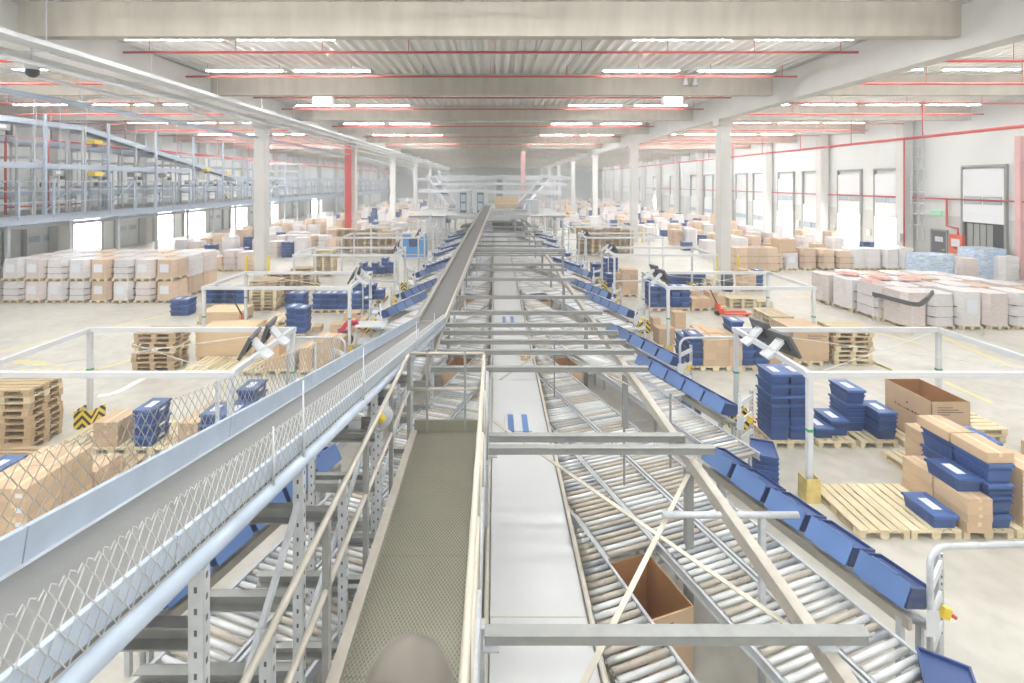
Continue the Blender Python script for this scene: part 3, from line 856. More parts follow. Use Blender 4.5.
FAR_MB = MB()
def far_tote(x, y, z, rz):
    R = Matrix.Rotation(rz, 3, 'Z')
    base = T_FAR_MB
    FAR_MB.v_off = len(FAR_MB.v)
    o = len(FAR_MB.v)
    FAR_MB.v += [tuple(R @ Vector(p) + Vector((x, y, z))) for p in base.v]
    FAR_MB.f += [tuple(i + o for i in f) for f in base.f]; FAR_MB.mi += base.mi; FAR_MB.sm += base.sm
def tote_column(x, y, z, rz, spec, desc, far=False, open_last=False):
    """spec: list of heights above the previous tote; 0.23 is a closed tote, 0.085 a nested one"""
    n = len(spec)
    if y > 23:
        for h in spec: far_tote(x, y, z, rz); z += h
        return z
    for k, h in enumerate(spec):
        top = k == n - 1
        lid = h > 0.15 or top
        jx = ((k * 37) % 7 - 3) * 0.003
        lab = f'{rank(k, n, "blue tote")} of {desc}' if n > 1 else f'single blue tote, {desc}'
        tote(x + jx, y, z, rz, lab, lid=(lid and not (top and open_last)), far=far, open_top=not lid or (top and open_last))
        zt = z + TH + 0.028
        z += h
    return zt

def carton_column(x, y, z, rz, w, l, hs, desc, far=False, lab=False):
    for k, h in enumerate(hs):
        t = f'{rank(k, len(hs), "brown carton")} of {desc}' if len(hs) > 1 else f'single brown carton, {desc}'
        carton(x + ((k * 29) % 5 - 2) * 0.003, y, z, w, l, h, rz + ((k * 13) % 5 - 2) * 0.006, t, far, lab=lab)
        z += h + 0.001
    return z

# open top cartons under the short lanes
def open_box(name, x, y, z, w, l, h, rz, label, marks=True, flaps=False, t=0.02):
    r = root(name, (x, y, z), rz); tag(r, label, 'carton')
    mb = MB()
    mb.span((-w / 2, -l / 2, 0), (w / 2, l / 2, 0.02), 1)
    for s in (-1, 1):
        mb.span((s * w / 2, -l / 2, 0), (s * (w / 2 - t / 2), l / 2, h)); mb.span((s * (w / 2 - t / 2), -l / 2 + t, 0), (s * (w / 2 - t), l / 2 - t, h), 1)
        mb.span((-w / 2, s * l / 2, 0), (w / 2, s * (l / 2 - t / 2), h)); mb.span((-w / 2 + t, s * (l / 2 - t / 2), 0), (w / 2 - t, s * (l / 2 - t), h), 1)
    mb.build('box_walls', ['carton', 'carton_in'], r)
    if marks:
        mb = MB()
        for k, (a, b) in enumerate(((-0.38, 0.05), (-0.38, 0.2), (-0.38, 0.32), (-0.38, -0.02))):
            mb.span((a * w + 0.02, -l / 2 - 0.002, h * (0.87 - k * 0.05)), (b * w, -l / 2, h * (0.885 - k * 0.05)))
        mb.build('printed_lettering', 'ink', r)
        mb = MB()
        rr = random.Random(5)
        yy = -l * 0.25
        while yy < l * 0.3:
            d = rr.uniform(0.02, 0.05)
            mb.span((-w / 2 - 0.002, yy, h * 0.55), (-w / 2, yy + d, h * 0.55 + rr.uniform(0.02, 0.05))); yy += d + 0.03
        mb.span((-w / 2 - 0.002, -0.02, h * 0.7), (-w / 2, 0.02, h * 0.74))
        mb.build('printed_logo', 'ink', r)
    return r

def sorter_goods():
    for side in (1, -1):
        for k in range(0, 7):
            yb = 5.86 + PER * k
            if side < 0 and k == 0: pass
            x = mir(3.85 + DC * k - SL * yb, side)
            a = math.atan(SL) * side
            nm = ('nearest', 'second', 'third', 'fourth', 'fifth', 'sixth', 'seventh')[k]
            open_box('open_carton', x, yb, 0, 0.62, 0.86, 0.83, a, f'open-topped brown carton at the end of the {nm} short {SIDE[side]} roller lane', marks=(side > 0 and k == 0))
    # parcels on the belt
    for y, t in ((8.9, 'nearer'), (15.6, 'farther')):
        r = root('parcel', (0.42, y, BZ)); tag(r, f'pale parcel with two blue bands on the white belt, {t} one', 'parcel')
        MB().span((-0.24, -0.3, 0), (0.24, 0.3, 0.08)).build('parcel_body', 'belt_white', r)
        for s in (-0.13, 0.13): MB().span((s - 0.055, -0.302, 0), (s + 0.055, 0.302, 0.0825)).build('blue_band', 'blue_flap', r)
    carton(0.78, 12.4, BZ, 0.25, 0.4, 0.12, 0, 'low brown carton riding along the edge of the white belt')
sorter_goods()

# tote racks along the lanes: a sloping shelf with tilted totes
def rack(side, c, x0, x1, label, nm, near, n=5):
    ang = math.atan(SL)
    xm = (x0 + x1) / 2; ym = (c - xm) / SL
    L = (x1 - x0) / math.sin(ang)
    zs = 0.86
    rz = ang if side > 0 else -ang
    r = root('tote_rack', (mir(xm, side), ym, 0), rz); tag(r, label, 'rack')
    # local: y along the rack, +x*side points outwards
    mb = MB(); mb.bar((-side * 0.15, -L / 2, zs), (-side * 0.15, L / 2, zs), 0.05, 0.12); mb.build('front_beam', 'steel', r)
    mb = MB(); mb.bar((side * 0.18, -L / 2, zs - 0.12), (side * 0.18, L / 2, zs - 0.12), 0.05, 0.1); mb.build('back_beam', 'galv', r)
    mb = MB(); mb.add([(-side * .15, -L / 2, zs + .03), (side * .18, -L / 2, zs - .08), (side * .18, L / 2, zs - .08), (-side * .15, L / 2, zs + .03)], [(0, 1, 2, 3)]); 
    mb.add([(-side * .15, -L / 2, zs + .01), (side * .18, -L / 2, zs - .10), (side * .18, L / 2, zs - .10), (-side * .15, L / 2, zs + .01)], [(3, 2, 1, 0)]); mb.build('shelf', 'galv', r)
    for y in (-L / 2 + 0.1, L / 2 - 0.1):
        mb = MB(); mb.bar((-side * 0.15, y, 0), (-side * 0.15, y, zs), 0.06); mb.bar((side * 0.18, y, 0), (side * 0.18, y, zs - 0.12), 0.06); mb.bar((-side * 0.15, y, 0.25), (side * 0.18, y, 0.25), 0.05)
        mb.build('stand', 'galv', r)
    Rz = Matrix.Rotation(rz, 3, 'Z')
    o = Vector((mir(xm, side), ym, 0))
    if ym > 26:
        for k in range(n):
            p = o + Rz @ Vector((side * 0.03, -L / 2 + 0.3 + (L - 0.6) * k / (n - 1), zs + 0.05))
            far_tote(p.x, p.y, p.z, rz + PI / 2)
        return r
    for k in range(n):
        y = -L / 2 + 0.3 + (L - 0.6) * k / (n - 1)
        p = o + Rz @ Vector((side * 0.03, y, zs + 0.075))
        t = root('tote', p)
        ordn = ('nearest', 'second', 'middle', 'fourth', 'farthest')[k] if n == 5 else ORD[k]
        tag(t, f'tilted blue tote, {ordn} of five in {nm}', 'tote')
        # tote long side along the rack, tipped outwards
        tilt = -side * math.radians(17)
        t.rotation_euler = (Matrix.Rotation(rz, 4, 'Z') @ Matrix.Rotation(tilt * -1, 4, 'Y') @ Matrix.Rotation(PI / 2 * side, 4, 'Z')).to_euler()
        t.scale = (0.94, 1, 1.22)
        place('tote_body', T_OPEN, t)
        # after the quarter turn local -y points outwards on the right side; the lane side is +y
        place('lid_flap', FLAP_LANE, t, (0, 0, TH + 0.01))
    return r
mb = MB(); mb.bar((0, 0.2, 0.02), (0, 0.262, -0.2), 0.575, 0.016, up=(0, 1, 0)); mb.span((-0.15, 0.2, 0.015), (0.15, 0.225, 0.035)); FLAP_LANE = mb.mesh('lid_flap', 'blue_flap')

def racks():
    nms = ('first', 'second', 'third', 'fourth', 'fifth', 'sixth', 'seventh')
    for side in (1, -1):
        for k in range(0, 6):
            rack(side, 6.5 + DC * k, 3.68, 4.68, f'grey tilted shelf rack for totes, {nms[k]} outer rack on the {SIDE[side]} of the sorter', f'{nms[k]} outer rack {SIDE[side]} of the sorter', k < 2)
        for k in range(1, 6):
            c = 5.68 + DC * k
            rack(side, c, 3.80, 4.76, f'grey tilted shelf rack for totes, {nms[k]} inner rack on the {SIDE[side]} of the sorter', f'{nms[k]} inner rack {SIDE[side]} of the sorter', k < 2)
racks()

# ------------------------------------------------------------------ steel gantry over the sorter
def gantry():
    GZ = 2.06
    for side in (1, -1):
        x = mir(2.5, side)
        if side < 0: x = -1.28
        r = root('gantry_beam', (0, 0, 0)); tag(r, 'long grey beam carrying the cross bars on the ' + SIDE[side] + ' of the sorter', 'beam')
        y0 = 3.0 if side > 0 else 9.0
        mb = MB(); mb.channel((x, y0, GZ), (x, 48, GZ), 0.1, 0.14, flip=side); mb.build('beam', 'steel', r)
        ys = (6.25, 9.3, 13.3, 17.6, 21.6, 25.6, 30, 35, 40, 45) if side > 0 else (13.3, 17.6, 21.6, 25.6, 30, 35, 40, 45)
        for y in ys:
            mb = MB(); mb.channel((x, y, 0), (x, y, GZ - 0.07), 0.09, 0.09) if False else mb.bar((x, y, 0), (x, y, GZ - 0.07), 0.09, 0.11)
            mb.build('post', 'steel_dark', r)
    nms = 'first second third fourth fifth sixth seventh eighth ninth tenth eleventh twelfth thirteenth fourteenth fifteenth sixteenth seventeenth eighteenth nineteenth'.split()
    ys = (3.72, 6.32, 6.62, 9.06, 9.97, 10.6, 11.25, 11.85, 12.95, 14.7, 17.4, 19.3, 20.5, 26.5, 28.5, 31, 34, 38, 43)
    for k, y in enumerate(ys):
        x0 = -0.08 if y < 6.9 else -1.2
        if k == 2: x1 = 2.6
        else: x1 = 2.87
        r = root('cross_bar', (0, 0, 0)); tag(r, f'grey steel cross bar over the sorter, {nms[k]} from the camera end', 'cross bar')
        mb = MB(); mb.channel((x0, y, 2.19), (x1, y, 2.19), 0.07, 0.1, 0.009, flip=-1); mb.span((x0, y - 0.04, 2.236), (x1, y + 0.04, 2.244)); mb.build('bar', 'steel_dark', r)
        for x in (x0 + 0.02, x1 - 0.36):
            mb = MB(); mb.span((x - 0.03, y - 0.05, 2.125), (x + 0.09, y + 0.05, 2.14)); mb.build('bracket', 'galv', r)
    # broad service bridge
    r = root('service_bridge', (0, 24.3, 0)); tag(r, 'broad ribbed grey service bridge crossing the sorter', 'bridge')
    mb = MB(); mb.span((-1.4, -0.3, 2.3), (3.5, 0.3, 2.36)); mb.build('deck', 'steel_dark', r)
    for z in (2.06, 2.16, 2.26):
        mb = MB(); mb.span((-1.4, -0.36, z - 0.035), (3.5, -0.3, z + 0.035)); mb.build('front_plate', 'steel_dark', r)
    for x in (-1.3, 3.4): MB().bar((x, 0, 0), (x, 0, 2.3), 0.12).build('post', 'steel_dark', r)
    # flat diagonal braces between the cross bars
    for k, (a, b, t) in enumerate((((2.55, 6.3), (-0.05, 2.6), 'from the second bar towards the camera'), ((-0.02, 7.6), (2.62, 3.9), 'crossing over the near roller lanes'),
                                   ((-0.02, 3.6), (1.1, 2.4), 'starting at the first bar'),
                                   ((2.5, 9.0), (0.1, 13.0), 'behind the fourth bar'), ((0.1, 9.3), (2.5, 13.2), 'crossing behind the fourth bar'))):
        mb = MB(); zb = 1.96 - 0.013 * k; mb.bar((*a, zb), (*b, zb), 0.05, 0.01)
        tag(mb.build('flat_brace', 'cream' if k < 3 else 'steel'), f'flat beige diagonal brace under the cross bars, {t}', 'brace')
    # handrail like side beam left of the white belt
    r = root('side_beam', (0, 0, 0)); tag(r, 'grey upright side beam running between catwalk and white belt', 'beam')
    mb = MB(); mb.channel((-0.12, 2.0, 2.1), (-0.12, 9.0, 2.1), 0.05, 0.18, flip=-1); mb.build('beam', 'galv', r)
    for y in (2.2, 4.0, 6.3, 8.9): MB().bar((-0.12, y, 0), (-0.12, y, 2.05), 0.07, 0.1).build('post', 'galv', r)
    # pipe rail by the outer lane
    r = root('pipe_rail', (0, 0, 0)); tag(r, 'short grey pipe rail crossing under the second cross bar to the tote rack', 'rail')
    mb = MB(); mb.tube([(1.85, 5.35, 2.02), (3.35, 5.35, 2.02)], 0.035, 10); mb.build('pipe', 'galv', r)
    MB().bar((2.95, 5.35, 0), (2.95, 5.35, 2.0), 0.06).build('post', 'galv', r)
    for i, (x, y) in enumerate(((2.0, 7.5), (1.3, 10.6), (2.9, 8.0), (0.0, 0.0))):
        if i == 3: break
        mb = MB(); mb.bar((x, y, 0), (x, y, 2.2), 0.03)
        tag(mb.build('slim_post', 'steel_dark'), ['slim dark post between the roller lanes behind second cross bar', 'slim dark post beside the second open carton', 'slim dark post at the edge of the outer roller lane'][i], 'post')
gantry()

# ------------------------------------------------------------------ catwalk left of the belt
def catwalk():
    r = root('catwalk', (0, 0, 0)); tag(r, 'narrow mesh-floored catwalk with steel side rails beside the white belt', 'catwalk')
    x0, x1, y0, y1, z = -1.08, -0.24, 1.2, 6.78, 2.2
    for k in range(5):
        a = y0 + (y1 - y0) * k / 5; b = y0 + (y1 - y0) * (k + 1) / 5
        MB().span((x0, a + 0.006, z - 0.03), (x1, b - 0.006, z - 0.012)).build('floor_plate', 'panel_olive', r)
    mb = MB(); p = 0.05
    w = x1 - x0
    def clip(t0):
        pass
    for sgn in (1, -1):
        t = y0 - w * 1.6
        while t < y1 + w * 1.6:
            # line y = t + sgn*1.6*(x-x0)
            pts = []
            for x in (x0, x1):
                pts.append((x, t + sgn * 1.6 * (x - x0)))
            (xa, ya), (xb, yb) = pts
            if ya > yb: (xa, ya), (xb, yb) = (xb, yb), (xa, ya)
            if yb > y0 and ya < y1:
                if ya < y0: f = (y0 - ya) / (yb - ya); xa, ya = xa + (xb - xa) * f, y0
                if yb > y1: f = (y1 - ya) / (yb - ya); xb, yb = xa + (xb - xa) * f, y1
                mb.bar((xa, ya, z), (xb, yb, z), 0.0045, 0.0045)
            t += p
    mb.build('wire_mesh', 'mesh_dark', r)
    for x, s in ((x0 - 0.05, -1), (x1 + 0.03, 1)):
        mb = MB(); mb.span((x - 0.045, y0, z - 0.12), (x + 0.045, y1, z + 0.03)); mb.build('stringer', 'steel', r)
    mb = MB(); mb.span((x0 - 0.05, y1, z - 0.03), (x1 + 0.05, y1 + 0.03, z + 0.16)); mb.build('kick_plate', 'panel_olive', r)
    for x, ys, d in ((-1.2, (3.45, 4.5, 5.6, 6.75), 0), (-0.15, (2.6, 4.2, 5.6, 6.75), 1)):
        for y in ys: MB().bar((x, y, z - 0.1), (x, y, 3.28 if d == 0 else 3.26), 0.045, 0.06).build('rail_post', 'steel_dark' if d == 0 else 'steel', r)
        for zz in (3.3, 2.8):
            mb = MB(); mb.tube([(x, y0, zz), (x, 6.66, zz), (x, 6.75, zz - 0.02)], 0.024, 10); mb.build('handrail', 'cream' if d else 'steel', r)
    for zz in (3.3, 2.8):
        mb = MB(); mb.tube([(-1.2, 6.78, zz), (-0.15, 6.78, zz)], 0.024, 8); mb.build('end_rail', 'steel', r)
    for x in (-0.95, -0.42): MB().bar((x, 6.78, z), (x, 6.78, 3.34), 0.03, 0.04).build('rail_post', 'steel_dark', r)
    for y in (2.0, 4.4, 6.7):
        for x in (-1.1, -0.22): MB().bar((x, y, 0), (x, y, z - 0.05), 0.08).build('leg', 'galv', r)
    for y in (2.0, 4.4, 6.7):
        MB().bar((-1.1, y, 1.5), (-0.22, y, 1.5), 0.05, 0.1).build('cross_tie', 'steel_dark', r)
catwalk()

# ------------------------------------------------------------------ belt conveyor on the left that slopes down and then runs on
def left_conveyor():
    r = root('infeed_conveyor', (0, 0, 0)); tag(r, 'long grey belt conveyor with wire mesh sides sloping down on the left', 'conveyor')
    yb = 12.3
    def P(y, off, dz):
        if y <= yb: return Vector((-1.63 - 0.0103 * (yb - y) + off, y, 2.15 + 0.186 * (yb - y) + dz))
        return Vector((-1.63 + 0.031 * (y - yb) + off, y, 2.15 + 0.045 * (y - yb) + dz))
    ya, ye = 0.5, 44.0
    HW = 0.29
    for nm, (a, b) in (('belt', (ya, yb)), ('belt', (yb, ye))):
        mb = MB()
        q = [P(a, -HW, 0), P(a, HW + .03, 0), P(b, HW + .03, 0), P(b, -HW, 0)]
        mb.add(q + [v - Vector((0, 0, 0.05)) for v in q], [(0, 1, 2, 3), (7, 6, 5, 4), (0, 4, 5, 1), (2, 6, 7, 3)])
        mb.build(nm, 'belt', r)
    # guards, section by section
    def strip(o0, z0, o1, z1, t, name, m, segs):
        mb = MB()
        for a, b in segs: mb.bar(P(a, (o0 + o1) / 2, (z0 + z1) / 2), P(b, (o0 + o1) / 2, (z0 + z1) / 2), t, abs(z1 - z0))
        return mb.build(name, m, r)
    joints = [0.5, 2.1, 3.7, 5.3, 6.9, 8.5, 10.1, 11.4, 12.3]
    for a, b in zip(joints, joints[1:]):
        strip(-HW - 0.03, -0.02, -HW - 0.03, 0.15, 0.03, 'outer_guard', 'galv_blue', [(a + 0.004, b - 0.004)])
        strip(HW + 0.05, 0.0, HW + 0.05, 0.11, 0.025, 'inner_guard', 'galv_blue', [(a + 0.004, b - 0.004)])
    strip(-HW - 0.02, 0, -HW - 0.02, -0.14, 0.06, 'outer_frame', 'galv', [(0.5, yb)])
    strip(HW + 0.05, -0.03, HW + 0.05, 0.0, 0.02, 'belt_return', 'belt', [(0.5, yb)])
    mb = MB(); mb.tube([P(0.5, HW + 0.06, -0.075), P(yb, HW + 0.06, -0.075)], 0.05, 12); mb.build('side_tube', 'galv_blue', r)
    for o in (-HW - 0.04, HW + 0.06):
        strip(o, -0.12, o, 0.1, 0.05, 'side_guard', 'steel' if o < 0 else 'cream', [(yb, ye)])
    strip(-HW - 0.12, -0.02, -HW - 0.12, 0.05, 0.08, 'outer_ledge', 'steel_dark', [(yb, ye)])
    # chain link fences
    def fence(o, z0, z1, y0, y1, name, pitch, rw, m):
        mb = MB()
        n = int((y1 - y0) / pitch); rows = max(2, round((z1 - z0) / (pitch * 1.35)))
        h = (z1 - z0) / rows
        for i in range(n):
            y = y0 + i * pitch
            for j in range(rows):
                s = 1 if (i + j) % 2 else -1
                a = P(y + (pitch * 0.42 * s), o, z0 + h * j); b = P(y - (pitch * 0.42 * s), o, z0 + h * (j + 1))
                mb.bar(a, b, rw)
                if j == rows - 1:     # rounded loop over the top
                    c = P(y - pitch * 0.42 * s, o, z1); mb.tube([c, c + Vector((0, pitch * 0.25 * s, 0.018)), c + Vector((0, pitch * 0.84 * s, 0.0))], rw * 0.6, 4, 0, False)
        mb.bar(P(y0, o, z0), P(y1, o, z0), rw * 1.5)
        return mb.build(name, m, r)
    fence(HW + 0.066, -0.02, 0.27, 0.7, 8.4, 'wire_mesh', 0.034, 0.0032, 'wire')
    fence(HW + 0.066, -0.02, 0.2, 8.4, 12.2, 'wire_mesh', 0.05, 0.0035, 'wire')
    fence(-HW - 0.05, 0.14, 0.43, 0.9, 6.4, 'wire_mesh', 0.036, 0.003, 'steel_dark')
    for y in (1.7, 3.6, 5.5):
        MB().bar(P(y, -HW - 0.055, -0.02), P(y, -HW - 0.055, 0.46), 0.02).build('fence_post', 'galv', r)
    for y, h in ((2.95, 0.32), (3.4, 0.5), (4.9, 0.5), (8.0, 0.5), (10.2, 0.4)):
        mb = MB(); mb.tube([P(y, HW + 0.085, -0.05), P(y, HW + 0.085, h)], [0.011, 0.005], 6); mb.build('marker_rod', 'white', r)
    MB().bar(P(yb, -HW, 0.012), P(yb, HW, 0.012), 0.03, 0.02).build('transfer_plate', 'steel', r)
    # perforated stands
    def upright(x, y, top, nm='stand'):
        mb = MB(); mb.channel((x, y, 0), (x, y, top), 0.05, 0.07) if False else None
        mb.span((x - 0.035, y - 0.004, 0), (x + 0.035, y + 0.004, top)); mb.span((x - 0.035, y, 0), (x - 0.028, y + 0.05, top)); mb.span((x + 0.028, y, 0), (x + 0.035, y + 0.05, top))
        z = 0.6
        while z < top - 0.05:
            mb.span((x - 0.007, y - 0.0055, z), (x + 0.007, y - 0.003, z + 0.028), 1); mb.span((x + 0.034, y + 0.018, z + 0.05), (x + 0.0365, y + 0.032, z + 0.078), 1); z += 0.1
        return mb.build(nm, ['galv', 'dark'], r)
    for y in (2.24, 3.37, 5.4, 7.6, 10.0):
        tx = P(y, 0, 0)
        upright(tx.x + HW + 0.06, y, tx.z - 0.12); upright(tx.x - HW - 0.06, y + 0.01, tx.z - 0.12)
        for dz, dy in ((0.32, 0.0), (0.95, 0.02), (1.45, 0.0), (2.1, 0.0)):
            z = tx.z - dz - 0.12
            if z < 0.5: continue
            mb = MB(); mb.channel((tx.x - HW - 0.06, y + 0.06 + dy, z), (tx.x + HW + 0.06, y + 0.06 + dy, z), 0.06, 0.11); mb.build('cross_beam', 'steel_dark', r)
    # second row of uprights that ties the stand to the catwalk
    for y in (2.7, 4.05, 5.3):
        tx = P(y, 0, 0)
        upright(-1.28, y, min(tx.z - 0.5, 3.2), 'tie_stand')
        for z in (2.9, 2.35, 1.75, 1.2):
            mb = MB(); mb.channel((tx.x - HW, y + 0.06, z), (-1.26, y + 0.06, z), 0.06, 0.1); mb.build('cross_beam', 'steel_dark', r)
    for a, b in ((2.24, 3.37), (3.37, 5.4), (5.4, 7.6)):
        pa, pb = P(a, HW + 0.06, -1.4), P(b, HW + 0.06, -0.35)
        MB().bar(pa, pb, 0.03, 0.05).build('diagonal_strut', 'galv', r)
    y = 14.5
    while y < 44:
        p = P(y, 0, 0)
        mb = MB()
        for o in (-HW - 0.04, HW + 0.06): mb.bar((p.x + o, y, 0), (p.x + o, y, p.z - 0.1), 0.07)
        mb.bar((p.x - HW, y, p.z - 0.4), (p.x + HW, y, p.z - 0.4), 0.05, 0.08)
        mb.build('stand', 'galv', r); y += 3.2
    # drive drum with yellow cover plate
    q = P(5.75, HW + 0.05, -0.35)
    m_ = root('drive_motor', q); m_.parent = r
    MB().lathe([(0.001, 0), (0.13, 0), (0.15, 0.03), (0.15, 0.2), (0.12, 0.26), (0.001, 0.26)], 18).build('drum', 'galv', m_).rotation_euler = (PI / 2, 0, 0.2)
    MB().lathe([(0.001, 0.26), (0.06, 0.26), (0.06, 0.275), (0.001, 0.28)], 16).build('cover', 'yellow', m_).rotation_euler = (PI / 2, 0, 0.2)
    MB().span((-0.12, -0.25, 0.14), (0.1, -0.05, 0.24)).build('terminal_box', 'dark', m_)
    MB().span((-0.28, -0.35, -0.12), (-0.14, -0.33, 0.06)).build('notice', 'white', m_)
left_conveyor()

# rounded post end right in front of the lens
def near_post():
    r = root('rail_end_post', (-0.10, 0.56, 0)); tag(r, 'blurred warm grey post with a rounded top close to the lens', 'post')
    n = 10
    prof = [(0.052, 0.0), (0.052, 5.11)] + [(0.052 * math.cos(k / n * PI / 2), 5.11 + 0.05 * math.sin(k / n * PI / 2)) for k in range(1, n)] + [(0.0005, 5.16)]
    MB().lathe(prof, 32).build('post_tube', 'post_warm', r)
    MB().lathe([(0.09, 0), (0.09, 0.02), (0.052, 0.03)], 24).build('foot_flange', 'galv', r)
near_post()
# ------------------------------------------------------------------ work cells beside the sorter
def cells():
    nms = ('nearest', 'second', 'third', 'fourth', 'fifth', 'sixth', 'seventh')
    for side in (1, -1):
        S = SIDE[side]
        for k in range(6):
            y0, y1 = 8.7 + PER * k, 11.35 + PER * k
            xa, xb = 5.65, 10.4
            far = k > 1
            def X(x): return mir(x, side)
            r = root('portal_frame', (0, 0, 0)); tag(r, f'white steel portal frame with braces around the {nms[k]} work bay on the {S}', 'frame')
            for x in (xa, xb):
                for y in (y0, y1):
                    if side > 0 and k == 0 and x == xb and y == y0: pass
                    p = MB().bar((X(x), y, 0), (X(x), y, 2.2), 0.088).build('post', 'white', r)
                    if not far:
                        MB().bar((X(x), y, 1.22 + 0.06 * (x > 6)), (X(x), y, 1.27 + 0.06 * (x > 6)), 0.1).build('green_band', 'green', p)
                        MB().span((X(x) - .1, y - .1, 0), (X(x) + .1, y + .1, 0.012)).build('foot_plate', 'white', p)
            for y in (y0, y1):
                MB().bar((X(xa - 0.08), y, 2.24), (X(xb + 0.08), y, 2.24), 0.09, 0.1).build('cross_bar', 'white', r)
            for x in (xa, xb):
                MB().bar((X(x), y0, 2.24), (X(x), y1, 2.24), 0.09, 0.1).build('side_bar', 'white', r)
            for a, b in (((xa, y0), (xb, y1)), ((xa, y1), (xb, y0))):
                MB().tube([(X(a[0]), a[1], 2.22), (X(b[0]), b[1], 2.22)], 0.008, 4).build('brace_wire', 'white', r)
            # chevron guards at the feet of the outer posts and one inner post
            if k < 3:
                for x, y, t in ((xb, y1, 'far outer'), (xa, y0, 'near inner'), (xa, y1, 'far inner')):
                    if x == xb and side > 0 and k == 0: continue
                    gx = X(x); mb = MB()
                    s = side if x == xb else -side
                    hw = 0.12 if t == 'near inner' else 0.2
                    for a, b in (((-hw, -hw), (hw, -hw)), ((-hw, -hw), (-hw, hw)), ((hw, -hw), (hw, hw))):
                        mb.bar((*a, 0.21), (*b, 0.21), 0.02, 0.42)
                    o = mb.build('post_guard', 'pale_yellow' if t == 'near inner' else 'chevron', None, (gx, y, 0))
                    tag(o, f'{"plain yellow" if t == "near inner" else "yellow and black"} guard at the {t} post of {nms[k]} bay on the {S}', 'post guard')
            # two screens on bent arms, seen from behind
            for j, yy in enumerate((y0 + 1.15, y0 + 1.95)):
                if k > 3: break
                m = root('monitor', (X(xa + 0.12), yy, 2.3), 0); tag(m, f'dark monitor on a white arm, {("nearer", "farther")[j]} one over {nms[k]} bay on the {S}', 'monitor')
                # board faces outwards and is tipped down
                R = Matrix.Rotation(side * math.radians(62 if j == 0 else 70), 3, 'Y') @ Matrix.Rotation(side * math.radians(-8), 3, 'X')
                mb = MB(); mb.box(Vector((side * 0.12, 0, 0.12)), (0.5, 0.6, 0.06), R); mb.build('screen', 'dark', m)
                mb = MB(); mb.box(Vector((side * 0.12, 0, 0.12)) - R @ Vector((0, 0, 0.045)) , (0.22, 0.3, 0.03), R); mb.build('rear_plate', 'black', m)
                mb = MB(); mb.bar((side * -0.12, 0, 0.0), (side * 0.06, 0, 0.2), 0.24, 0.05, up=(1, 0, 0)); mb.bar((side * -0.12, 0, -0.02), (side * -0.3, 0, -0.15), 0.3, 0.05, up=(1, 0, 0)); mb.build('arm', 'white', m)
            # bent tube barrier between rack end and portal
            r = root('tube_barrier', (0, 0, 0)); tag(r, f'bent galvanised tube barrier at the end of the {nms[k]} rack on the {S}', 'barrier')
            yb = 5.25 + PER * k
            for jj, (by, bx) in enumerate(((5.25 + PER * k, 4.72), (9.6 + PER * k, 4.85))):
                pts = [Vector((X(bx), by, 0)), Vector((X(bx), by, 1.5))]
                if jj == 0:
                    for q in range(1, 7):
                        a = q / 6 * PI / 2
                        pts.append(Vector((X(bx + 0.2 * (1 - math.cos(a))), by + 0.01 * q, 1.5 + 0.2 * math.sin(a))))
                    pts.append(Vector((X(bx + 1.0 + (0.5 if jj == 0 else 0)), by + 0.1, 1.71)))
                    pts.append(Vector((X(bx + 1.02 + (0.5 if jj == 0 else 0)), by + 0.1, 1.69)))
                    pts.append(Vector((X(bx + 1.02 + (0.5 if jj == 0 else 0)), by + 0.1, 0)))
                MB().tube(pts, 0.03, 10).build('tube', 'galv', r)
                ux = bx + 0.42
                mb = MB().span((X(ux) - 0.03, by + 0.32, 0), (X(ux) + 0.03, by + 0.38, 1.42))
                z = 0.5
                while z < 1.4 and not far: mb.span((X(ux) - 0.008, by + 0.317, z), (X(ux) + 0.008, by + 0.322, z + 0.03), 1); z += 0.08
                mb.build('upright', ['galv', 'dark'], r)
                for z in (1.3, 0.95, 0.6):
                    MB().bar((X(bx), by, z - 0.02), (X(ux), by + 0.33, z), 0.03, 0.1).build('bracket_arm', 'white', r)
            if k < 3:
                for jj, (by, bx) in enumerate(((5.25 + PER * k, 4.72), (9.6 + PER * k, 4.85))):
                    s = root('hand_scanner', (X(bx + 0.27), by + 0.14, 0.93)); tag(s, f'yellow hand scanner with red grip at {("near", "far")[jj]} barrier of {nms[k]} bay {S}', 'scanner')
                    mb = MB(); mb.box((0, -0.03, 0), (0.09, 0.05, 0.12), Matrix.Rotation(0.3, 3, 'Y')); mb.build('scanner_head', 'yellow', s)
                    mb = MB(); mb.box((0.07, -0.03, -0.03), (0.09, 0.04, 0.035), Matrix.Rotation(0.5, 3, 'Y')); mb.build('grip', 'red', s)
                    nb = MB().span((X(bx) - 0.07, by - 0.036, 0.8), (X(bx) + 0.07, by - 0.031, 1.08)).build('notice_board', 'white', None)
                    tag(nb, f'white printed notice on {("near", "far")[jj]} barrier post of {nms[k]} bay {S}', 'notice')
cells()

A = at
F, Nn = 0.235, 0.088     # closed / nested tote spacing

def row_pal(px0, py, n_old=0):
    """centre of a pallet whose front left corner shows at (px0, py), long side along the hall"""
    x, y = A(px0, py)
    return x + 0.4, y + 0.6

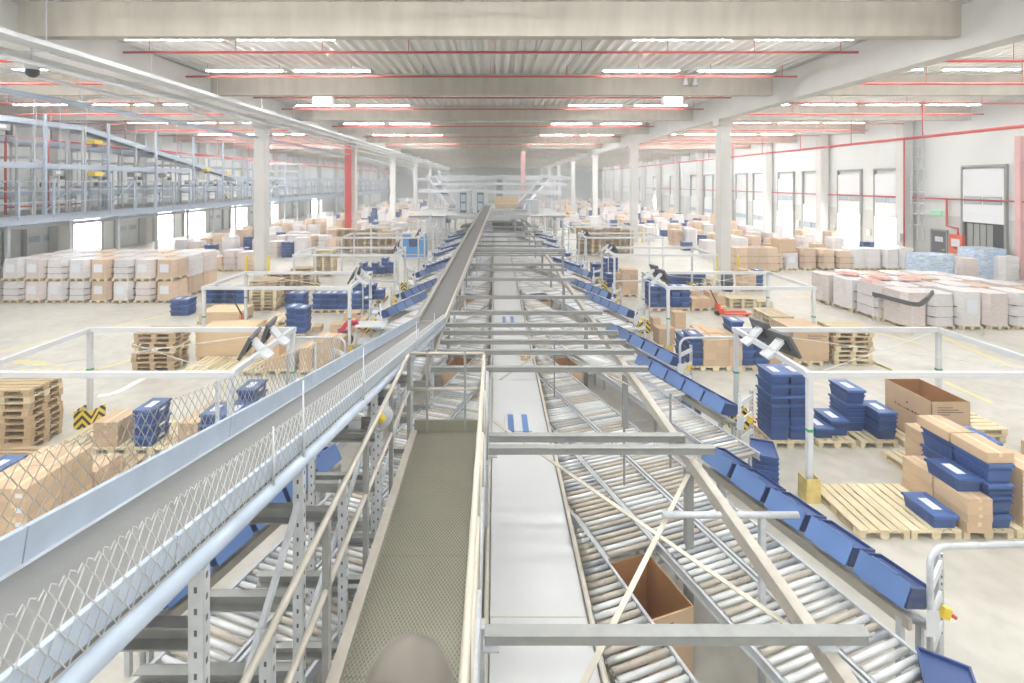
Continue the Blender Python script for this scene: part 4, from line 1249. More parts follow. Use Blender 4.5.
def near_right():
    # three empty or half empty pallets in the front row
    xa, ya = row_pal(860, 539.5); yc = ya
    P = {}
    for nm, px, lab in (('a', 860, 'empty pale pallet beside the near portal post, front row'), ('b', 911.5, 'pale pallet carrying one blue tote, front row'), ('c', 964, 'pale pallet under carton piles and blue totes at the frame edge')):
        x, _ = row_pal(px, 539.5); P[nm] = x; pallet(x, yc, 0, 0, lab, True)
    xr = P['c'] + 0.85
    pallet(xr, yc, 0, 0, 'pale pallet reaching out of the frame behind the tote stack', True)
    tote(P['b'] + 0.17, yc - 0.28, PH, PI / 2, 'single long blue tote lying on the half empty pallet, front row')
    # carton columns on c with a tote across the top
    x = P['c'] - 0.2
    for dy, t in ((-0.36, 'front carton pile under the flat tote'), (0.27, 'rear carton pile under the flat tote')):
        z = carton_column(x, yc + dy, PH, 0, 0.4, 0.6, (0.17, 0.12, 0.12, 0.12), t)
    tote(x, yc - 0.2, z, PI / 2, 'blue tote lying flat on top of the front carton piles')
    x2 = P['c'] + 0.21
    z = tote_column(x2, yc - 0.28, PH, PI / 2, (F, Nn, Nn, Nn, F, Nn, Nn), 'tote stack on the pallet at the frame edge')
    z2 = tote_column(x2, yc + 0.34, PH, PI / 2, (F, Nn, Nn, Nn, F, Nn, Nn), 'rear tote stack on the pallet at the frame edge')
    carton(x2 + 0.02, yc - 0.25, z, 0.44, 0.62, 0.16, 0, 'long pale carton on top of the front tote stack')
    carton(x2 + 0.0, yc + 0.4, z2, 0.44, 0.62, 0.16, 0.02, 'long pale carton on top of the rear tote stack')
    carton(xr + 0.05, yc - 0.2, PH, 0.5, 0.6, 0.9, 0.0, 'tall brown carton cut by the frame edge, front row')
    # second line of goods just behind
    yb = yc + 1.32
    xb, _ = A(911, 497)
    XB, yb = 8.42, 9.45
    pallet(XB, yb, 0, 0, 'pallet hidden under the brown carton pile behind the half empty one', True)
    pallet(XB + 0.86, yb, 0, 0, 'pallet under the outer tote piles behind the front row', True)
    carton_column(XB - 0.2, yb - 0.28, PH, 0, 0.4, 0.6, (0.2, 0.2, 0.2, 0.14, 0.1), 'brown pile standing behind the half empty pallet', lab=True)
    tote_column(XB + 0.24, yb - 0.28, PH, PI / 2, (F, F, F, Nn), 'tote pile right beside the brown pile')
    tote_column(XB + 0.66, yb - 0.28, PH, PI / 2, (F, F, Nn, Nn), 'outer tote pile behind the front carton piles')
    # row behind: tote stacks on pallets
    x, y = row_pal(772, 448)
    yr = y
    pallet(x, yr, 0, 0, 'pallet under the twin tall tote stacks by the near portal post', True)
    spec = (Nn + .02, Nn, Nn, Nn, Nn, Nn, F * .8, F, F, F)
    tote_column(x - 0.2, yr - 0.28, PH, PI / 2, spec, 'inner twin tall tote stack behind near post')
    tote_column(x + 0.22, yr - 0.27, PH, PI / 2, spec, 'outer twin tall tote stack behind near post')
    x, _ = row_pal(819, 448)
    pallet(x, yr, 0, 0, 'pallet with three low blue totes, just past the near post', True)
    tote(x - 0.2, yr - 0.2, PH, PI / 2, 'low single blue tote on the pallet just past the near post')
    tote_column(x + 0.2, yr - 0.1, PH, PI / 2, (Nn + .03, F), 'short tote stack just past the near post')
    x, _ = row_pal(861, 448)
    pallet(x, yr, 0, 0, 'pallet under the stepped tote stacks left of the big carton', True)
    tote_column(x - 0.2, yr + 0.1, PH, PI / 2, (Nn + .02, Nn, Nn, Nn, F, Nn, F), 'taller stepped tote stack left of big carton')
    tote_column(x + 0.22, yr - 0.25, PH, PI / 2, (Nn + .02, Nn, Nn, Nn, F), 'lower stepped tote stack left of big carton')
    x, _ = row_pal(904, 448)
    pallet(x, yr, 0, 0, 'empty pale pallet in front of the big open carton', True)
    # big open carton
    bx, by = A(933, 450, PH)
    pallet(bx + 0.4, by + 0.62, 0, 0, 'pallet under the big open carton', True)
    open_box('open_carton', bx + 0.4, by + 0.63, PH, 0.8, 1.2, 0.98, 0, 'big open-topped brown carton with printed lettering on a pallet')
    px, py = A(985, 440)
    pallet(bx + 1.5, by + 0.95, 0, PI / 2, 'empty pallet lying crosswise beside the big open carton', True)
    pallet(bx + 1.55, by + 0.95, PH, PI / 2 + 0.03, 'second empty pallet on the crosswise one beside the big carton', True)
    carton(bx + 1.95, by - 0.35, 0, 0.5, 0.5, 0.42, 0.1, 'brown carton on the floor by the crosswise pallets')
    # nested tower of totes near the first rack and loose totes
    x, y = A(770, 500)
    for k in range(8):
        tote(x, y + 0.2, 0.0 + k * 0.09, 1.2, f'open blue tote, {ORD[k]} from bottom of nested tower beside the first rack', lid=False, open_top=True)
    x, y = A(690, 420)
    for k in range(2): tote(x, y, k * 0.2, 0.9, f'open blue tote on the floor behind the first rack, {("lower", "upper")[k]} of two', lid=False, open_top=True)
    x, y = A(612, 324)
    for k in range(2): tote(x, y, k * 0.2, 0.9, f'open blue tote on the floor behind the third rack, {("lower", "upper")[k]} of two', lid=False, open_top=True)
    x, y = 4.16, 4.42
    tote(x, y, 0.93, 1.0, 'open blue tote poking up at the bottom edge by the tube barrier', lid=False, open_top=True)
    t = MB().span((x - 0.25, y - 0.25, 0.88), (x + 0.25, y + 0.25, 0.93)); t.bar((x, y, 0), (x, y, 0.88), 0.06)
    tag(t.build('tote_stand', 'galv'), 'small galvanised stand under the tote at the bottom edge', 'stand')
    # row at the back of the bay: big carton and pallet stack
    bx, by = A(793, 366)
    bx, by = A(797, 366)
    pallet(bx + 0.42, by + 0.6, 0, 0, 'pallet under the closed big carton beyond the monitors', False)
    r = root('big_carton', (bx + 0.45, by + 0.62, PH)); tag(r, 'large closed brown carton with printed lines beside the pallet stack', 'carton')
    mb = MB(); mb.span((-0.55, -0.6, 0), (0.55, 0.6, 0.98)); mb.build('box_walls', 'carton', r)
    for s in (-1, 1): MB().span((s * 0.004, -0.6, 0.98), (s * 0.55, 0.6, 0.986)).build('top_flap', 'carton', r)
    mb = MB()
    for k, wd in enumerate((0.5, 0.6, 0.42)): mb.span((-0.1, -0.603, 0.8 - k * 0.05), (-0.1 + wd, -0.6, 0.815 - k * 0.05))
    mb.build('printed_lettering', 'ink', r)
    pallet(bx + 0.35, by + 1.95, 0.0, 0, 'low pallet behind the closed big carton')
    for k in range(7): pallet(bx + 0.35, by + 1.95, PH * (k + 1), 0.02 * (k % 3), f'wooden pallet, {ORD[k + 1]} from the bottom of the stack behind closed big carton')
    sx, sy = A(834, 365)
    pallet_stack(sx + 0.62, sy + 0.4, 8, PI / 2, 'the eight pallet stack right of closed big carton')
    # second bay goods, front row
    def group(px, py, items, bay, extra=''):
        x, y = row_pal(px, py)
        for (dx, dy, kind, spec, nm) in items:
            if kind == 'pallet': pallet(x, y, 0, 0, f'pallet under {nm}')
            elif kind == 'tote': tote_column(x + dx, y + dy, PH, PI / 2, spec, nm, far=True)
            elif kind == 'carton': carton_column(x + dx, y + dy, PH, 0, 0.39, 0.6, spec, nm, far=True)
    G = group
    G(690, 371, [(0, 0, 'pallet', 0, 'the half tote half carton load in second bay'), (-.2, -.28, 'tote', (F, F, F, F), 'tote pile next to cartons, second bay'), (-.2, .33, 'tote', (F, F, F), 'rear tote pile next to cartons, second bay'),
                 (.2, -.3, 'carton', (.2, .2, .2, .18), 'carton pile next to totes, second bay'), (.2, .3, 'carton', (.2, .2, .2, .2), 'rear carton pile next to totes, second bay')], 2)
    G(716, 371, [(0, 0, 'pallet', 0, 'the all carton load in second bay'), (-.2, -.3, 'carton', (.2, .2, .2, .2), 'inner front carton pile, second bay'), (.2, -.3, 'carton', (.2, .2, .2, .2), 'outer front carton pile, second bay'),
                 (-.2, .31, 'carton', (.2, .2, .2, .22), 'inner rear carton pile, second bay'), (.2, .31, 'carton', (.2, .2, .2, .2), 'outer rear carton pile, second bay')], 2)
    G(742, 371, [(0, 0, 'pallet', 0, 'the twin tote load in second bay'), (-.2, -.28, 'tote', (F, F, F, F), 'inner twin tote pile, second bay'), (.22, -.28, 'tote', (F, F, F, F * .8), 'outer twin tote pile, second bay'),
                 (-.2, .35, 'tote', (F, F, F, F, F), 'rear twin tote pile, second bay')], 2)
    G(768, 370, [(0, 0, 'pallet', 0, 'the low carton at the end of second bay row'), (-.15, -.3, 'carton', (.22, .12), 'low pile at end of second bay row')], 2)
    # loose cartons behind the second tote rack
    for px, py, w, l, h, t in ((664, 342, .6, .5, .55, 'square brown carton by the third barrier'), (678, 327, .45, .4, .62, 'tall brown carton standing between the second and third bay'), (699, 340, .5, .4, .5, 'brown carton behind the second bay tote pile'), (728, 337, .6, .4, .3, 'low brown carton near the second bay monitors'), (655, 330, .3, .3, .5, 'narrow brown carton by the third rack end')):
        x, y = A(px, py); carton(x, y, 0, w, l, h, 0.1, t, True)
    for px, py, n, t in ((733, 340, (F, F), 'pair behind the second bay monitors'), (722, 352, (F, F, F), 'trio in the middle of the second bay'), (752, 335, (F,), 'behind the second bay beside a low carton')):
        x, y = A(px, py); tote_column(x, y, 0, PI / 2, n, t, far=True)
    # third bay
    G(650, 311, [(0, 0, 'pallet', 0, 'the twin tote load in third bay'), (-.2, -.28, 'tote', (F, F, F, F), 'inner tote pile, third bay'), (.22, -.28, 'tote', (F, F, F, F), 'outer tote pile, third bay'), (-.2, .35, 'tote', (F, F, F, F, F * .7), 'rear tote pile, third bay')], 3)
    G(672, 311, [(0, 0, 'pallet', 0, 'the second tote load in third bay'), (-.2, -.28, 'tote', (F, F, F, F), 'inner pile of second tote load, third bay'), (.22, -.28, 'tote', (F, F, F, F), 'outer pile of second tote load, third bay')], 3)
    G(692, 311, [(0, 0, 'pallet', 0, 'the low carton load in third bay'), (-.2, -.3, 'carton', (.2, .2), 'inner low pile, third bay'), (.2, -.3, 'carton', (.22, .2), 'outer low pile, third bay'), (0, .31, 'carton', (.2, .2, .2), 'rear low pile, third bay')], 3)
    G(709, 310, [(0, 0, 'pallet', 0, 'the end load of cartons in third bay'), (-.2, -.3, 'carton', (.2, .22, .2), 'inner end pile, third bay'), (.2, -.1, 'carton', (.22, .2), 'outer end pile, third bay')], 3)
    x, y = A(729, 309)
    for k in range(3): pallet(x + 0.7, y + 0.5, k * PH, PI / 2, f'pale pallet beside the red pallet truck, {ORD[k]} from floor')
    x, y = A(750, 309)
    for k in range(2): pallet(x + 0.55, y + 0.6, k * PH, PI / 2, f'pale pallet farther from the red truck, {ORD[k]} from floor')
    # fourth bay
    G(622, 297, [(0, 0, 'pallet', 0, 'tall carton load in fourth bay'), (-.2, -.3, 'carton', (.24,) * 5, 'inner tall carton pile, fourth bay'), (.2, -.3, 'carton', (.24,) * 5, 'outer tall carton pile, fourth bay')], 4)
    G(611, 296, [(0, 0, 'pallet', 0, 'carton load at the near end of fourth bay'), (.2, -.3, 'carton', (.24,) * 4, 'end carton pile, fourth bay')], 4)
    for i, px in enumerate((669, 680, 691)):
        G(px, 289, [(0, 0, 'pallet', 0, f'{ORD[i]} long tote load of fourth bay'), (-.2, -.28, 'tote', (F, F, F), f'inner pile on {ORD[i]} long tote load, fourth bay'), (.22, -.28, 'tote', (F, F, F), f'outer pile on {ORD[i]} long tote load, fourth bay')], 4)
    x, y = A(703, 290); pallet_stack(x + 0.4, y + 0.5, 4, 0, 'the low stack at the outer end of fourth bay')
    G(741, 291, [(0, 0, 'pallet', 0, 'carton load beyond the column'), (-.2, -.3, 'carton', (.24,) * 4, 'inner carton pile beyond first column'), (.2, -.3, 'carton', (.22,) * 4, 'outer carton pile beyond first column')], 4)
    G(756, 291, [(0, 0, 'pallet', 0, 'tote load beyond the column'), (-.2, -.28, 'tote', (F, F, F, F), 'tote pile beyond first column')], 4)
    for i, (px, py, n) in enumerate(((592, 283, 4), (604, 281, 5), (607, 290, 3))):
        G(px, py, [(0, 0, 'pallet', 0, f'{ORD[i]} tote load of fifth bay'), (-.2, -.28, 'tote', (F,) * n, f'inner pile on {ORD[i]} tote load, fifth bay'), (.22, -.28, 'tote', (F,) * n, f'outer pile on {ORD[i]} tote load, fifth bay')], 5)
    # long wall of stacked pallets
    for i, (px, py, n) in enumerate(((578, 255, 15), (592, 256, 14), (605, 256, 15), (618, 255, 14))):
        x, y = A(px, py)
        pallet_stack(x + 0.6, y + 0.4, n, PI / 2, f'{ORD[i]} stack in pallet wall beyond the right bays', old=1)
    # tall wrapped thing with a grey bag by the fourth bay
    r = root('waste_bag_stand', (*A(727, 298), 0)); tag(r, 'grey sack hanging in a stand beside the fourth bay totes', 'bag stand')
    mb = MB(); mb.lathe([(0.001, 0.3), (0.25, 0.35), (0.3, 0.8), (0.26, 1.2), (0.001, 1.22)], 12); mb.build('sack', 'dark', r)
    for a in (-0.3, 0.3):
        for b in (-0.3, 0.3): MB().bar((a, b, 0), (a * .9, b * .9, 1.3), 0.03).build('leg', 'galv', r)
near_right()

def pallet_truck(px, py, rz, label):
    x, y = A(px, py)
    r = root('pallet_truck', (x, y, 0), rz); tag(r, label, 'pallet truck')
    for s in (-1, 1):
        mb = MB(); mb.span((0, s * 0.19 - 0.08, 0.07), (1.15, s * 0.19 + 0.08, 0.13)); mb.prism([(1.15, 0.13), (1.3, 0.1), (1.15, 0.07)], 1, s * 0.19 - 0.06, s * 0.19 + 0.06) if False else None
        mb.build('fork', 'orange', r)
        mb = MB(); mb.tube([(1.0, s * 0.19 - 0.05, 0.045), (1.0, s * 0.19 + 0.05, 0.045)], 0.045, 10); mb.build('wheel', 'black', r)
    mb = MB(); mb.prism([(-0.12, -0.27), (0.02, -0.27), (0.02, 0.27), (-0.12, 0.27)], 2, 0.1, 0.32); mb.span((-0.2, -0.14, 0.2), (-0.08, 0.14, 0.5)); mb.build('body', 'orange', r)
    mb = MB(); mb.tube([(-0.16, -0.09, 0.1), (-0.16, 0.09, 0.1)], 0.1, 14); mb.build('steer_wheel', 'black', r)
    mb = MB(); mb.tube([(-0.15, 0, 0.45), (-0.5, 0, 1.18)], 0.025, 8); mb.build('tiller', 'black', r)
    mb = MB(); mb.tube([(-0.5, -0.15, 1.18), (-0.5, -0.15, 1.3), (-0.55, 0, 1.36), (-0.5, 0.15, 1.3), (-0.5, 0.15, 1.18), (-0.5, -0.15, 1.18)], 0.018, 6); mb.build('handle', 'black', r)
pallet_truck(721, 315, 0.0, 'orange-red hand pallet truck parked on the floor right of third bay')
pallet_truck(247, 327, 0.45, 'orange-red hand pallet truck behind the left monitors')

def near_left():
    # tall pallet stacks at the frame edge
    x, y = A(28, 452.5)
    pallet_stack(x - 0.62, y + 0.42, 9, PI / 2 + 0.03, 'the nearer pallet stack at the left frame edge', True, 1)
    px_, py_ = A(6, 474)
    pallet(px_ - 0.5, py_ + 0.35, 0, PI / 2, 'low empty pallet at the left frame edge below the stacks', True, 1)
    # front line behind the mesh fence
    x, y = A(50, 455); y += 0.6
    pallet(x + 0.42, y, 0, 0, 'pallet with a squat carton pile beside the chevron guard', True)
    pallet(x + 1.26, y, 0, 0, 'pallet under the pile left of the tall tote pile', True)
    carton_column(x + 1.12, y - 0.25, PH, 0, 0.52, 0.62, (0.17, 0.17, 0.17), 'squat pile beside the chevron guard on the left')
    x2, _ = A(132, 453)
    pallet(x2 + 0.44, y, 0, 0, 'pallet under the tall tote pile on the left', True)
    tote_column(x2 + 0.26, y - 0.28, PH, PI / 2, (F, F, Nn, F), 'tall tote pile by the left portal post')
    x3, _ = A(178, 455)
    y3 = y + 0.0
    pallet(x3 + 0.45, y3, 0, 0, 'pallet under cartons and totes left of the portal post', True)
    pallet(x3 + 1.3, y3, 0, 0, 'pallet under totes and long cartons behind the portal post', True)
    carton_column(x3 + 0.2, y3 - 0.3, PH, 0, 0.42, 0.6, (0.17, 0.17, 0.17), 'carton pile just left of the portal post')
    carton_column(x3 + 0.2, y3 + 0.32, PH, 0, 0.42, 0.6, (0.17, 0.17, 0.12), 'rear carton pile just left of the portal post')
    tote_column(x3 + 0.63, y3 - 0.28, PH, PI / 2, (F, F, F), 'front tote pile at left portal post')
    tote_column(x3 + 1.06, y3 - 0.28, PH, PI / 2, (F, F, F), 'second tote pile at left portal post')
    tote_column(x3 + 1.06, y3 + 0.36, PH, PI / 2, (F, F, F, Nn), 'rear tote pile at left portal post')
    carton_column(x3 + 1.49, y3 - 0.28, PH, 0, 0.4, 0.62, (0.2, 0.2, 0.18), 'long carton pile behind the left conveyor')
    carton_column(x3 + 1.49, y3 + 0.36, PH, 0, 0.4, 0.62, (0.2, 0.2, 0.2), 'rear long carton pile behind the left conveyor')
    # carton pallets just behind the fence at the edge
    x, y = A(0, 553)
    pallet(x + 0.1, y + 0.6, 0, 0, 'pallet under the carton block just behind the mesh fence', True)
    pallet(x + 0.1, y + 1.85, 0, 0, 'pallet behind the carton block at the mesh fence', True, 1)
    for dx in (-0.22, 0.2):
        for dy, hs in ((0.3, (0.2, 0.2, 0.24, 0.2)), (0.92, (0.2, 0.2, 0.24, 0.2))):
            carton_column(x + dx, y + dy, PH, 0, 0.41, 0.61, hs, ('inner' if dx > 0 else 'outer') + (' front' if dy < 0.5 else ' rear') + ' column of the block behind mesh fence', lab=dx > 0)
    carton_column(x + 0.2, y + 1.6, PH, 0, 0.41, 0.61, (0.2, 0.12), 'low pile behind the carton block at the fence')
    pallet(-9.05, 9.0, 0, 0, 'pallet under the tote pile at the left edge', True)
    tote_column(-8.95, 8.75, PH, PI / 2, (F, F), 'tote pile at the left edge behind the carton block')
    # back row of the bay
    sx, sy = A(131, 372.5)
    pallet_stack(sx + 0.62, sy + 0.42, 8, PI / 2, 'the leaning eight pallet stack on the left', True, 1, jit=0.05)
    # stacks of flat boards
    bx, by = A(185, 363)
    pallet(bx + 0.6, by + 0.8, 0, 0.1, 'pallet under the tall pile of flat boards')
    pallet(bx + 1.4, by + 0.9, 0, 0.1, 'second pallet under the tall pile of flat boards')
    z = PH
    for k in range(14):
        mb = MB(); mb.span((-0.85, -0.6, 0), (0.85, 0.6, 0.055))
        tag(mb.build('flat_board', 'board', None, (bx + 1.0 + (k % 3) * 0.012, by + 0.85, z), 0.1), f'flat fibre board, {ORD[k]} from bottom of the tall board pile on the left', 'board'); z += 0.057
    bx, by = A(196, 324)
    pallet(bx + 0.5, by + 0.5, 0, 0, 'pallet under the second pile of flat boards'); pallet(bx + 1.35, by + 0.5, 0, 0, 'outer pallet under the second pile of flat boards')
    z = PH
    for k in range(6):
        mb = MB(); mb.span((-0.8, -0.6, 0), (0.8, 0.6, 0.055)); tag(mb.build('flat_board', 'board', None, (bx + 0.95, by + 0.55, z), 0.02 * (k % 2)), f'flat fibre board, {ORD[k]} from bottom of the lower pile farther back', 'board'); z += 0.057
    # flat empty pallets
    for i, (px, py, n) in enumerate(((181, 376, 1), (203, 376, 1), (240, 376, 1))):
        x, y = A(px, py)
        pallet(x + 0.4, y + 0.6, 0, -0.05, f'flat empty pallet, {ORD[i]} in the row below the left monitors', True)
    x, y = A(265, 332)
    pallet_stack(x + 0.4, y + 0.5, 3, 0.1, 'the low stack left of the square tote load')
    # cartons and totes further right on the left side
    for px, py, hs, w, l, t in ((264, 374, (.2, .2, .2, .2), .42, .6, 'pile by the left monitors'), (278, 374, (.2, .16), .4, .6, 'low pile by the left monitors'), (298, 374, (.2, .2, .2), .42, .6, 'lower pile left of the sealed tall pile'), (313, 375, (.3, .3, .3), .5, .62, 'sealed tall pile by the bent barrier'), (327, 375, (.3, .3, .28), .4, .62, 'sealed tall pile nearest the conveyor')):
        x, y = A(px, py)
        carton_column(x + w / 2, y + 0.35, PH, 0, w, l, hs, t)
    for i, (px, py) in enumerate(((263, 375), (296, 376), (318, 376))):
        x, y = A(px, py); pallet(x + 0.42, y + 0.62, 0, 0, f'pallet under carton piles, {ORD[i]} of three behind the left mesh', True)
    for px, py, n, t in ((170, 316, 2, 'at the left of the board piles'), (179, 316, 2, 'second pile left of board piles')):
        x, y = A(px, py); tote_column(x + .2, y + .3, 0, PI / 2, (F,) * n + (Nn,), t if n == 1 else t, far=True)
    def G(px, py, items, bay=0):
        x, y = row_pal(px, py)
        for (dx, dy, kind, spec, nm) in items:
            if kind == 'pallet': pallet(x, y, 0, 0, f'pallet under {nm}')
            elif kind == 'tote': tote_column(x + dx, y + dy, PH, PI / 2, spec, nm, far=True)
            elif kind == 'carton': carton_column(x + dx, y + dy, PH, 0, 0.39, 0.6, spec, nm, far=True)
    G(283, 338, [(0, 0, 'pallet', 0, 'the square tote load behind the left monitors'), (-.2, -.1, 'tote', (F, F, F, F), 'left pile of square load, left side'), (.22, -.28, 'tote', (F, F, F, F * .8), 'front pile of square load, left side')])
    for i, (px, py, n) in enumerate(((203, 307, 3), (214, 307, 3), (226, 307, 3))):
        G(px, py, [(0, 0, 'pallet', 0, f'{ORD[i]} tote load of the left back row'), (-.2, -.28, 'tote', (F,) * n, f'inner pile on {ORD[i]} tote load, left back row'), (.22, -.28, 'tote', (F,) * n, f'outer pile on {ORD[i]} tote load, left back row')])
    for i, px in enumerate((285, 312, 328)):
        G(px, 313, [(0, 0, 'pallet', 0, f'{ORD[i]} tote load of the third left bay'), (-.2, -.28, 'tote', (F, F, F), f'inner pile on {ORD[i]} load, third left bay'), (.22, -.28, 'tote', (F, F, F), f'outer pile on {ORD[i]} load, third left bay')])
    for i, (px, py) in enumerate(((351, 313), (352, 300), (366, 303))):
        G(px, py, [(0, 0, 'pallet', 0, f'{ORD[i]} small tote load near the left racks'), (-.2, -.28, 'tote', (F, F, F), f'pile on {ORD[i]} small load near left racks'), (.2, -.28, 'tote', (F, F), f'side pile on {ORD[i]} small load near left racks')])
    for i, (px, py, n) in enumerate(((359, 277, 3), (371, 277, 3), (381, 276, 4))):
        G(px, py, [(0, 0, 'pallet', 0, f'{ORD[i]} tote load of the fourth left bay'), (-.2, -.28, 'tote', (F,) * n, f'inner pile on {ORD[i]} load, fourth left bay'), (.22, -.28, 'tote', (F,) * (n - 1), f'outer pile on {ORD[i]} load, fourth left bay')])
    x, y = A(248, 311); pallet_stack(x + 0.62, y + 0.42, 9, PI / 2, 'the pallet stack behind the left truck', old=0); pallet_stack(x + 1.0, y + 1.4, 10, PI / 2, 'the rear pallet stack behind the left truck', old=1)
    x, y = A(290, 291); pallet_stack(x + 0.62, y + 0.42, 8, PI / 2, 'the pallet stack under the white rails, left', old=1)
    x, y = A(313, 277); pallet_stack(x + 0.6, y + 0.42, 11, PI / 2, 'the pallet stack before the left pallet wall', old=0)
    for i, (px, n) in enumerate(((336, 14), (350, 13), (364, 14), (378, 13))):
        x, y = A(px, 255); pallet_stack(x + 0.6, y + 0.4, n, PI / 2, f'{ORD[i]} stack in pallet wall beyond the left bays', old=1)
    for px, py, w, h, t in ((338, 335, .5, .45, 'brown carton beside the person in crimson'), (352, 330, .55, .7, 'taller brown carton behind the person in crimson'), (362, 331, .4, .5, 'brown carton against the chevron guard'), (318, 330, .3, .2, 'small pale carton near the third left bay')):
        x, y = A(px, py); carton(x, y, 0, w, .5, h, .1, t, True)
    # folding work tables by the left racks
    for i, (px, py) in enumerate(((386, 335), (372, 350))):
        x, y = A(px, py)
        r = root('work_table', (x, y, 0)); tag(r, f'white work table beside the left racks, {("farther", "nearer")[i]} one', 'table')
        MB().span((-0.5, -0.35, 0.86), (0.5, 0.35, 0.9)).build('table_top', 'white', r)
        for a in (-.45, .45):
            for b in (-.3, .3): MB().bar((a, b, 0), (a, b, 0.86), 0.04).build('leg', 'galv', r)
        MB().span((-0.45, -0.3, 0.3), (0.45, 0.3, 0.33)).build('lower_shelf', 'white', r)
near_left()

def person(px, py, rz, label, bend=False):
    x, y = A(px, py)
    r = root('person', (x, y, 0), rz); tag(r, label, 'person')
    def skin(name, V, E, R, m, rootv=0, parent=r):
        me = bpy.data.meshes.new(name); me.from_pydata(V, E, []); me.materials.append(M[m])
        o = place(name, me, parent)
        me.skin_vertices or None
        s = o.modifiers.new('Skin', 'SKIN')
        if not me.skin_vertices: me.attributes  # the modifier adds the layer
        sv = me.skin_vertices[0].data
        for i, q in enumerate(R):
            sv[i].radius = q if isinstance(q, tuple) else (q, q)
            sv[i].use_root = i == rootv
        u = o.modifiers.new('Sub', 'SUBSURF'); u.levels = 2; u.render_levels = 2
        s.use_smooth_shade = True
        return o
    V = [(0, 0, .95), (0, .01, 1.15), (0, .01, 1.36), (0, 0, 1.46), (0, -.02, 1.56), (0, -.03, 1.68),
         (-.1, 0, .88), (-.11, -.03, .48), (-.11, .02, .09), (-.12, -.13, .04),
         (.1, 0, .88), (.12, .06, .48), (.13, .14, .1), (.13, .0, .04),
         (-.19, 0, 1.4), (-.24, .02, 1.12), (-.22, -.2, .98), (.19, 0, 1.4), (.24, .02, 1.12), (.22, -.2, .98), (-.21, -.27, .96), (.21, -.27, .96)]
    E = [(0, 1), (1, 2), (2, 3), (3, 4), (4, 5), (0, 6), (6, 7), (7, 8), (8, 9), (0, 10), (10, 11), (11, 12), (12, 13), (2, 14), (14, 15), (15, 16), (2, 17), (17, 18), (18, 19), (16, 20), (19, 21)]
    if bend:
        V = [(0, .12, .72), (0, -.02, .9), (0, -.2, 1.0), (0, -.3, 1.03), (0, -.38, 1.08), (0, -.43, 1.17),
             (-.1, .12, .66), (-.13, -.14, .44), (-.12, .06, .09), (-.13, -.1, .04), (.1, .12, .66), (.13, -.1, .42), (.13, .12, .09), (.14, -.04, .04),
             (-.19, -.24, .98), (-.22, -.36, .74), (-.18, -.52, .62), (.19, -.24, .98), (.22, -.36, .74), (.18, -.52, .62), (-.17, -.6, .6), (.17, -.6, .6)]
    R = [(.13, .1), (.13, .1), (.15, .1), .055, (.075, .09), (.07, .085), .085, .06, .045, .04, .085, .06, .045, .04, .055, .042, .034, .055, .042, .034, .028, .028]
    skin('body', V, E, R, 'skin')
    Vs = [V[i] for i in (0, 1, 2, 3, 14, 15, 17, 18)]
    low = tuple(Vector(V[0]) + (Vector(V[0]) - Vector(V[1])) * .2)
    skin('shirt', [low] + Vs, [(0, 1), (1, 2), (2, 3), (3, 4), (3, 5), (5, 6), (3, 7), (7, 8)], [(.155, .12), (.15, .12), (.155, .12), (.17, .12), .06, .07, .055, .07, .055], 'shirt', 1)
    Vt = [V[0]] + [V[6], V[7], V[8], V[10], V[11], V[12]]
    skin('trousers', Vt, [(0, 1), (1, 2), (2, 3), (0, 4), (4, 5), (5, 6)], [(.14, .11), .1, .075, .062, .1, .075, .062], 'trousers', 0)
    skin('hair', [tuple(Vector(V[5]) + Vector((0, .025, -.01))), tuple(Vector(V[5]) + Vector((0, .02, .05)))], [(0, 1)], [(.082, .092), (.07, .08)], 'hair', 0)
person(347, 351, 2.2, 'person in a crimson shirt bending over cartons in the left bay', True)
person(914, 281, -1.2, 'person in a crimson top walking past the wrapped pallets on the right')

# ------------------------------------------------------------------ wrapped goods further away
WR = {}
def wrapped_mesh(kind, w, l, h, m):
    key = (kind, w, l, h, m)
    if key in WR: return WR[key]
    rr = random.Random(hash(key) & 0xffff)
    mb = MB()
    # slightly uneven block with rounded corners in layers, over a pallet footprint
    n = max(3, int(h / 0.22)); rings = []
    vs = []; N = 16
    for k in range(n + 1):
        z = 0.144 + (h - 0.144) * k / n
        t = 1 - 0.02 * (k % 2) - (0.05 if k == n else 0)
        for i in range(N):
            a = 2 * PI * (i + .5) / N
            c, s = math.cos(a), math.sin(a)
            q = 6
            rad = (abs(c) ** q + abs(s) ** q) ** (-1 / q)
            j = 1 + rr.uniform(-.015, .015)
            vs.append((c * rad * w / 2 * t * j, s * rad * l / 2 * t * j, z))
    fs = [(k * N + i, k * N + (i + 1) % N, (k + 1) * N + (i + 1) % N, (k + 1) * N + i) for k in range(n) for i in range(N)]
    fs.append(tuple(range(n * N, (n + 1) * N))); fs.append(tuple(range(N))[::-1])
    mb.add(vs, fs)
    if kind == 'label': 
        for s in (-1, 1): mb.span((-w * .22, s * (l / 2 + .004) - .004, h * .42), (w * .2, s * (l / 2 + .004) + .004, h * .8), 2)
    if kind == 'boxes':
        for z in (h * .35, h * .65): mb.span((-w / 2 - .003, -l / 2 - .003, z), (w / 2 + .003, l / 2 + .003, z + .012), 2)
    WR[key] = mb.mesh('wrapped_load', [m, 'wood', 'sticker' if kind == 'label' else 'ink'])
    return WR[key]
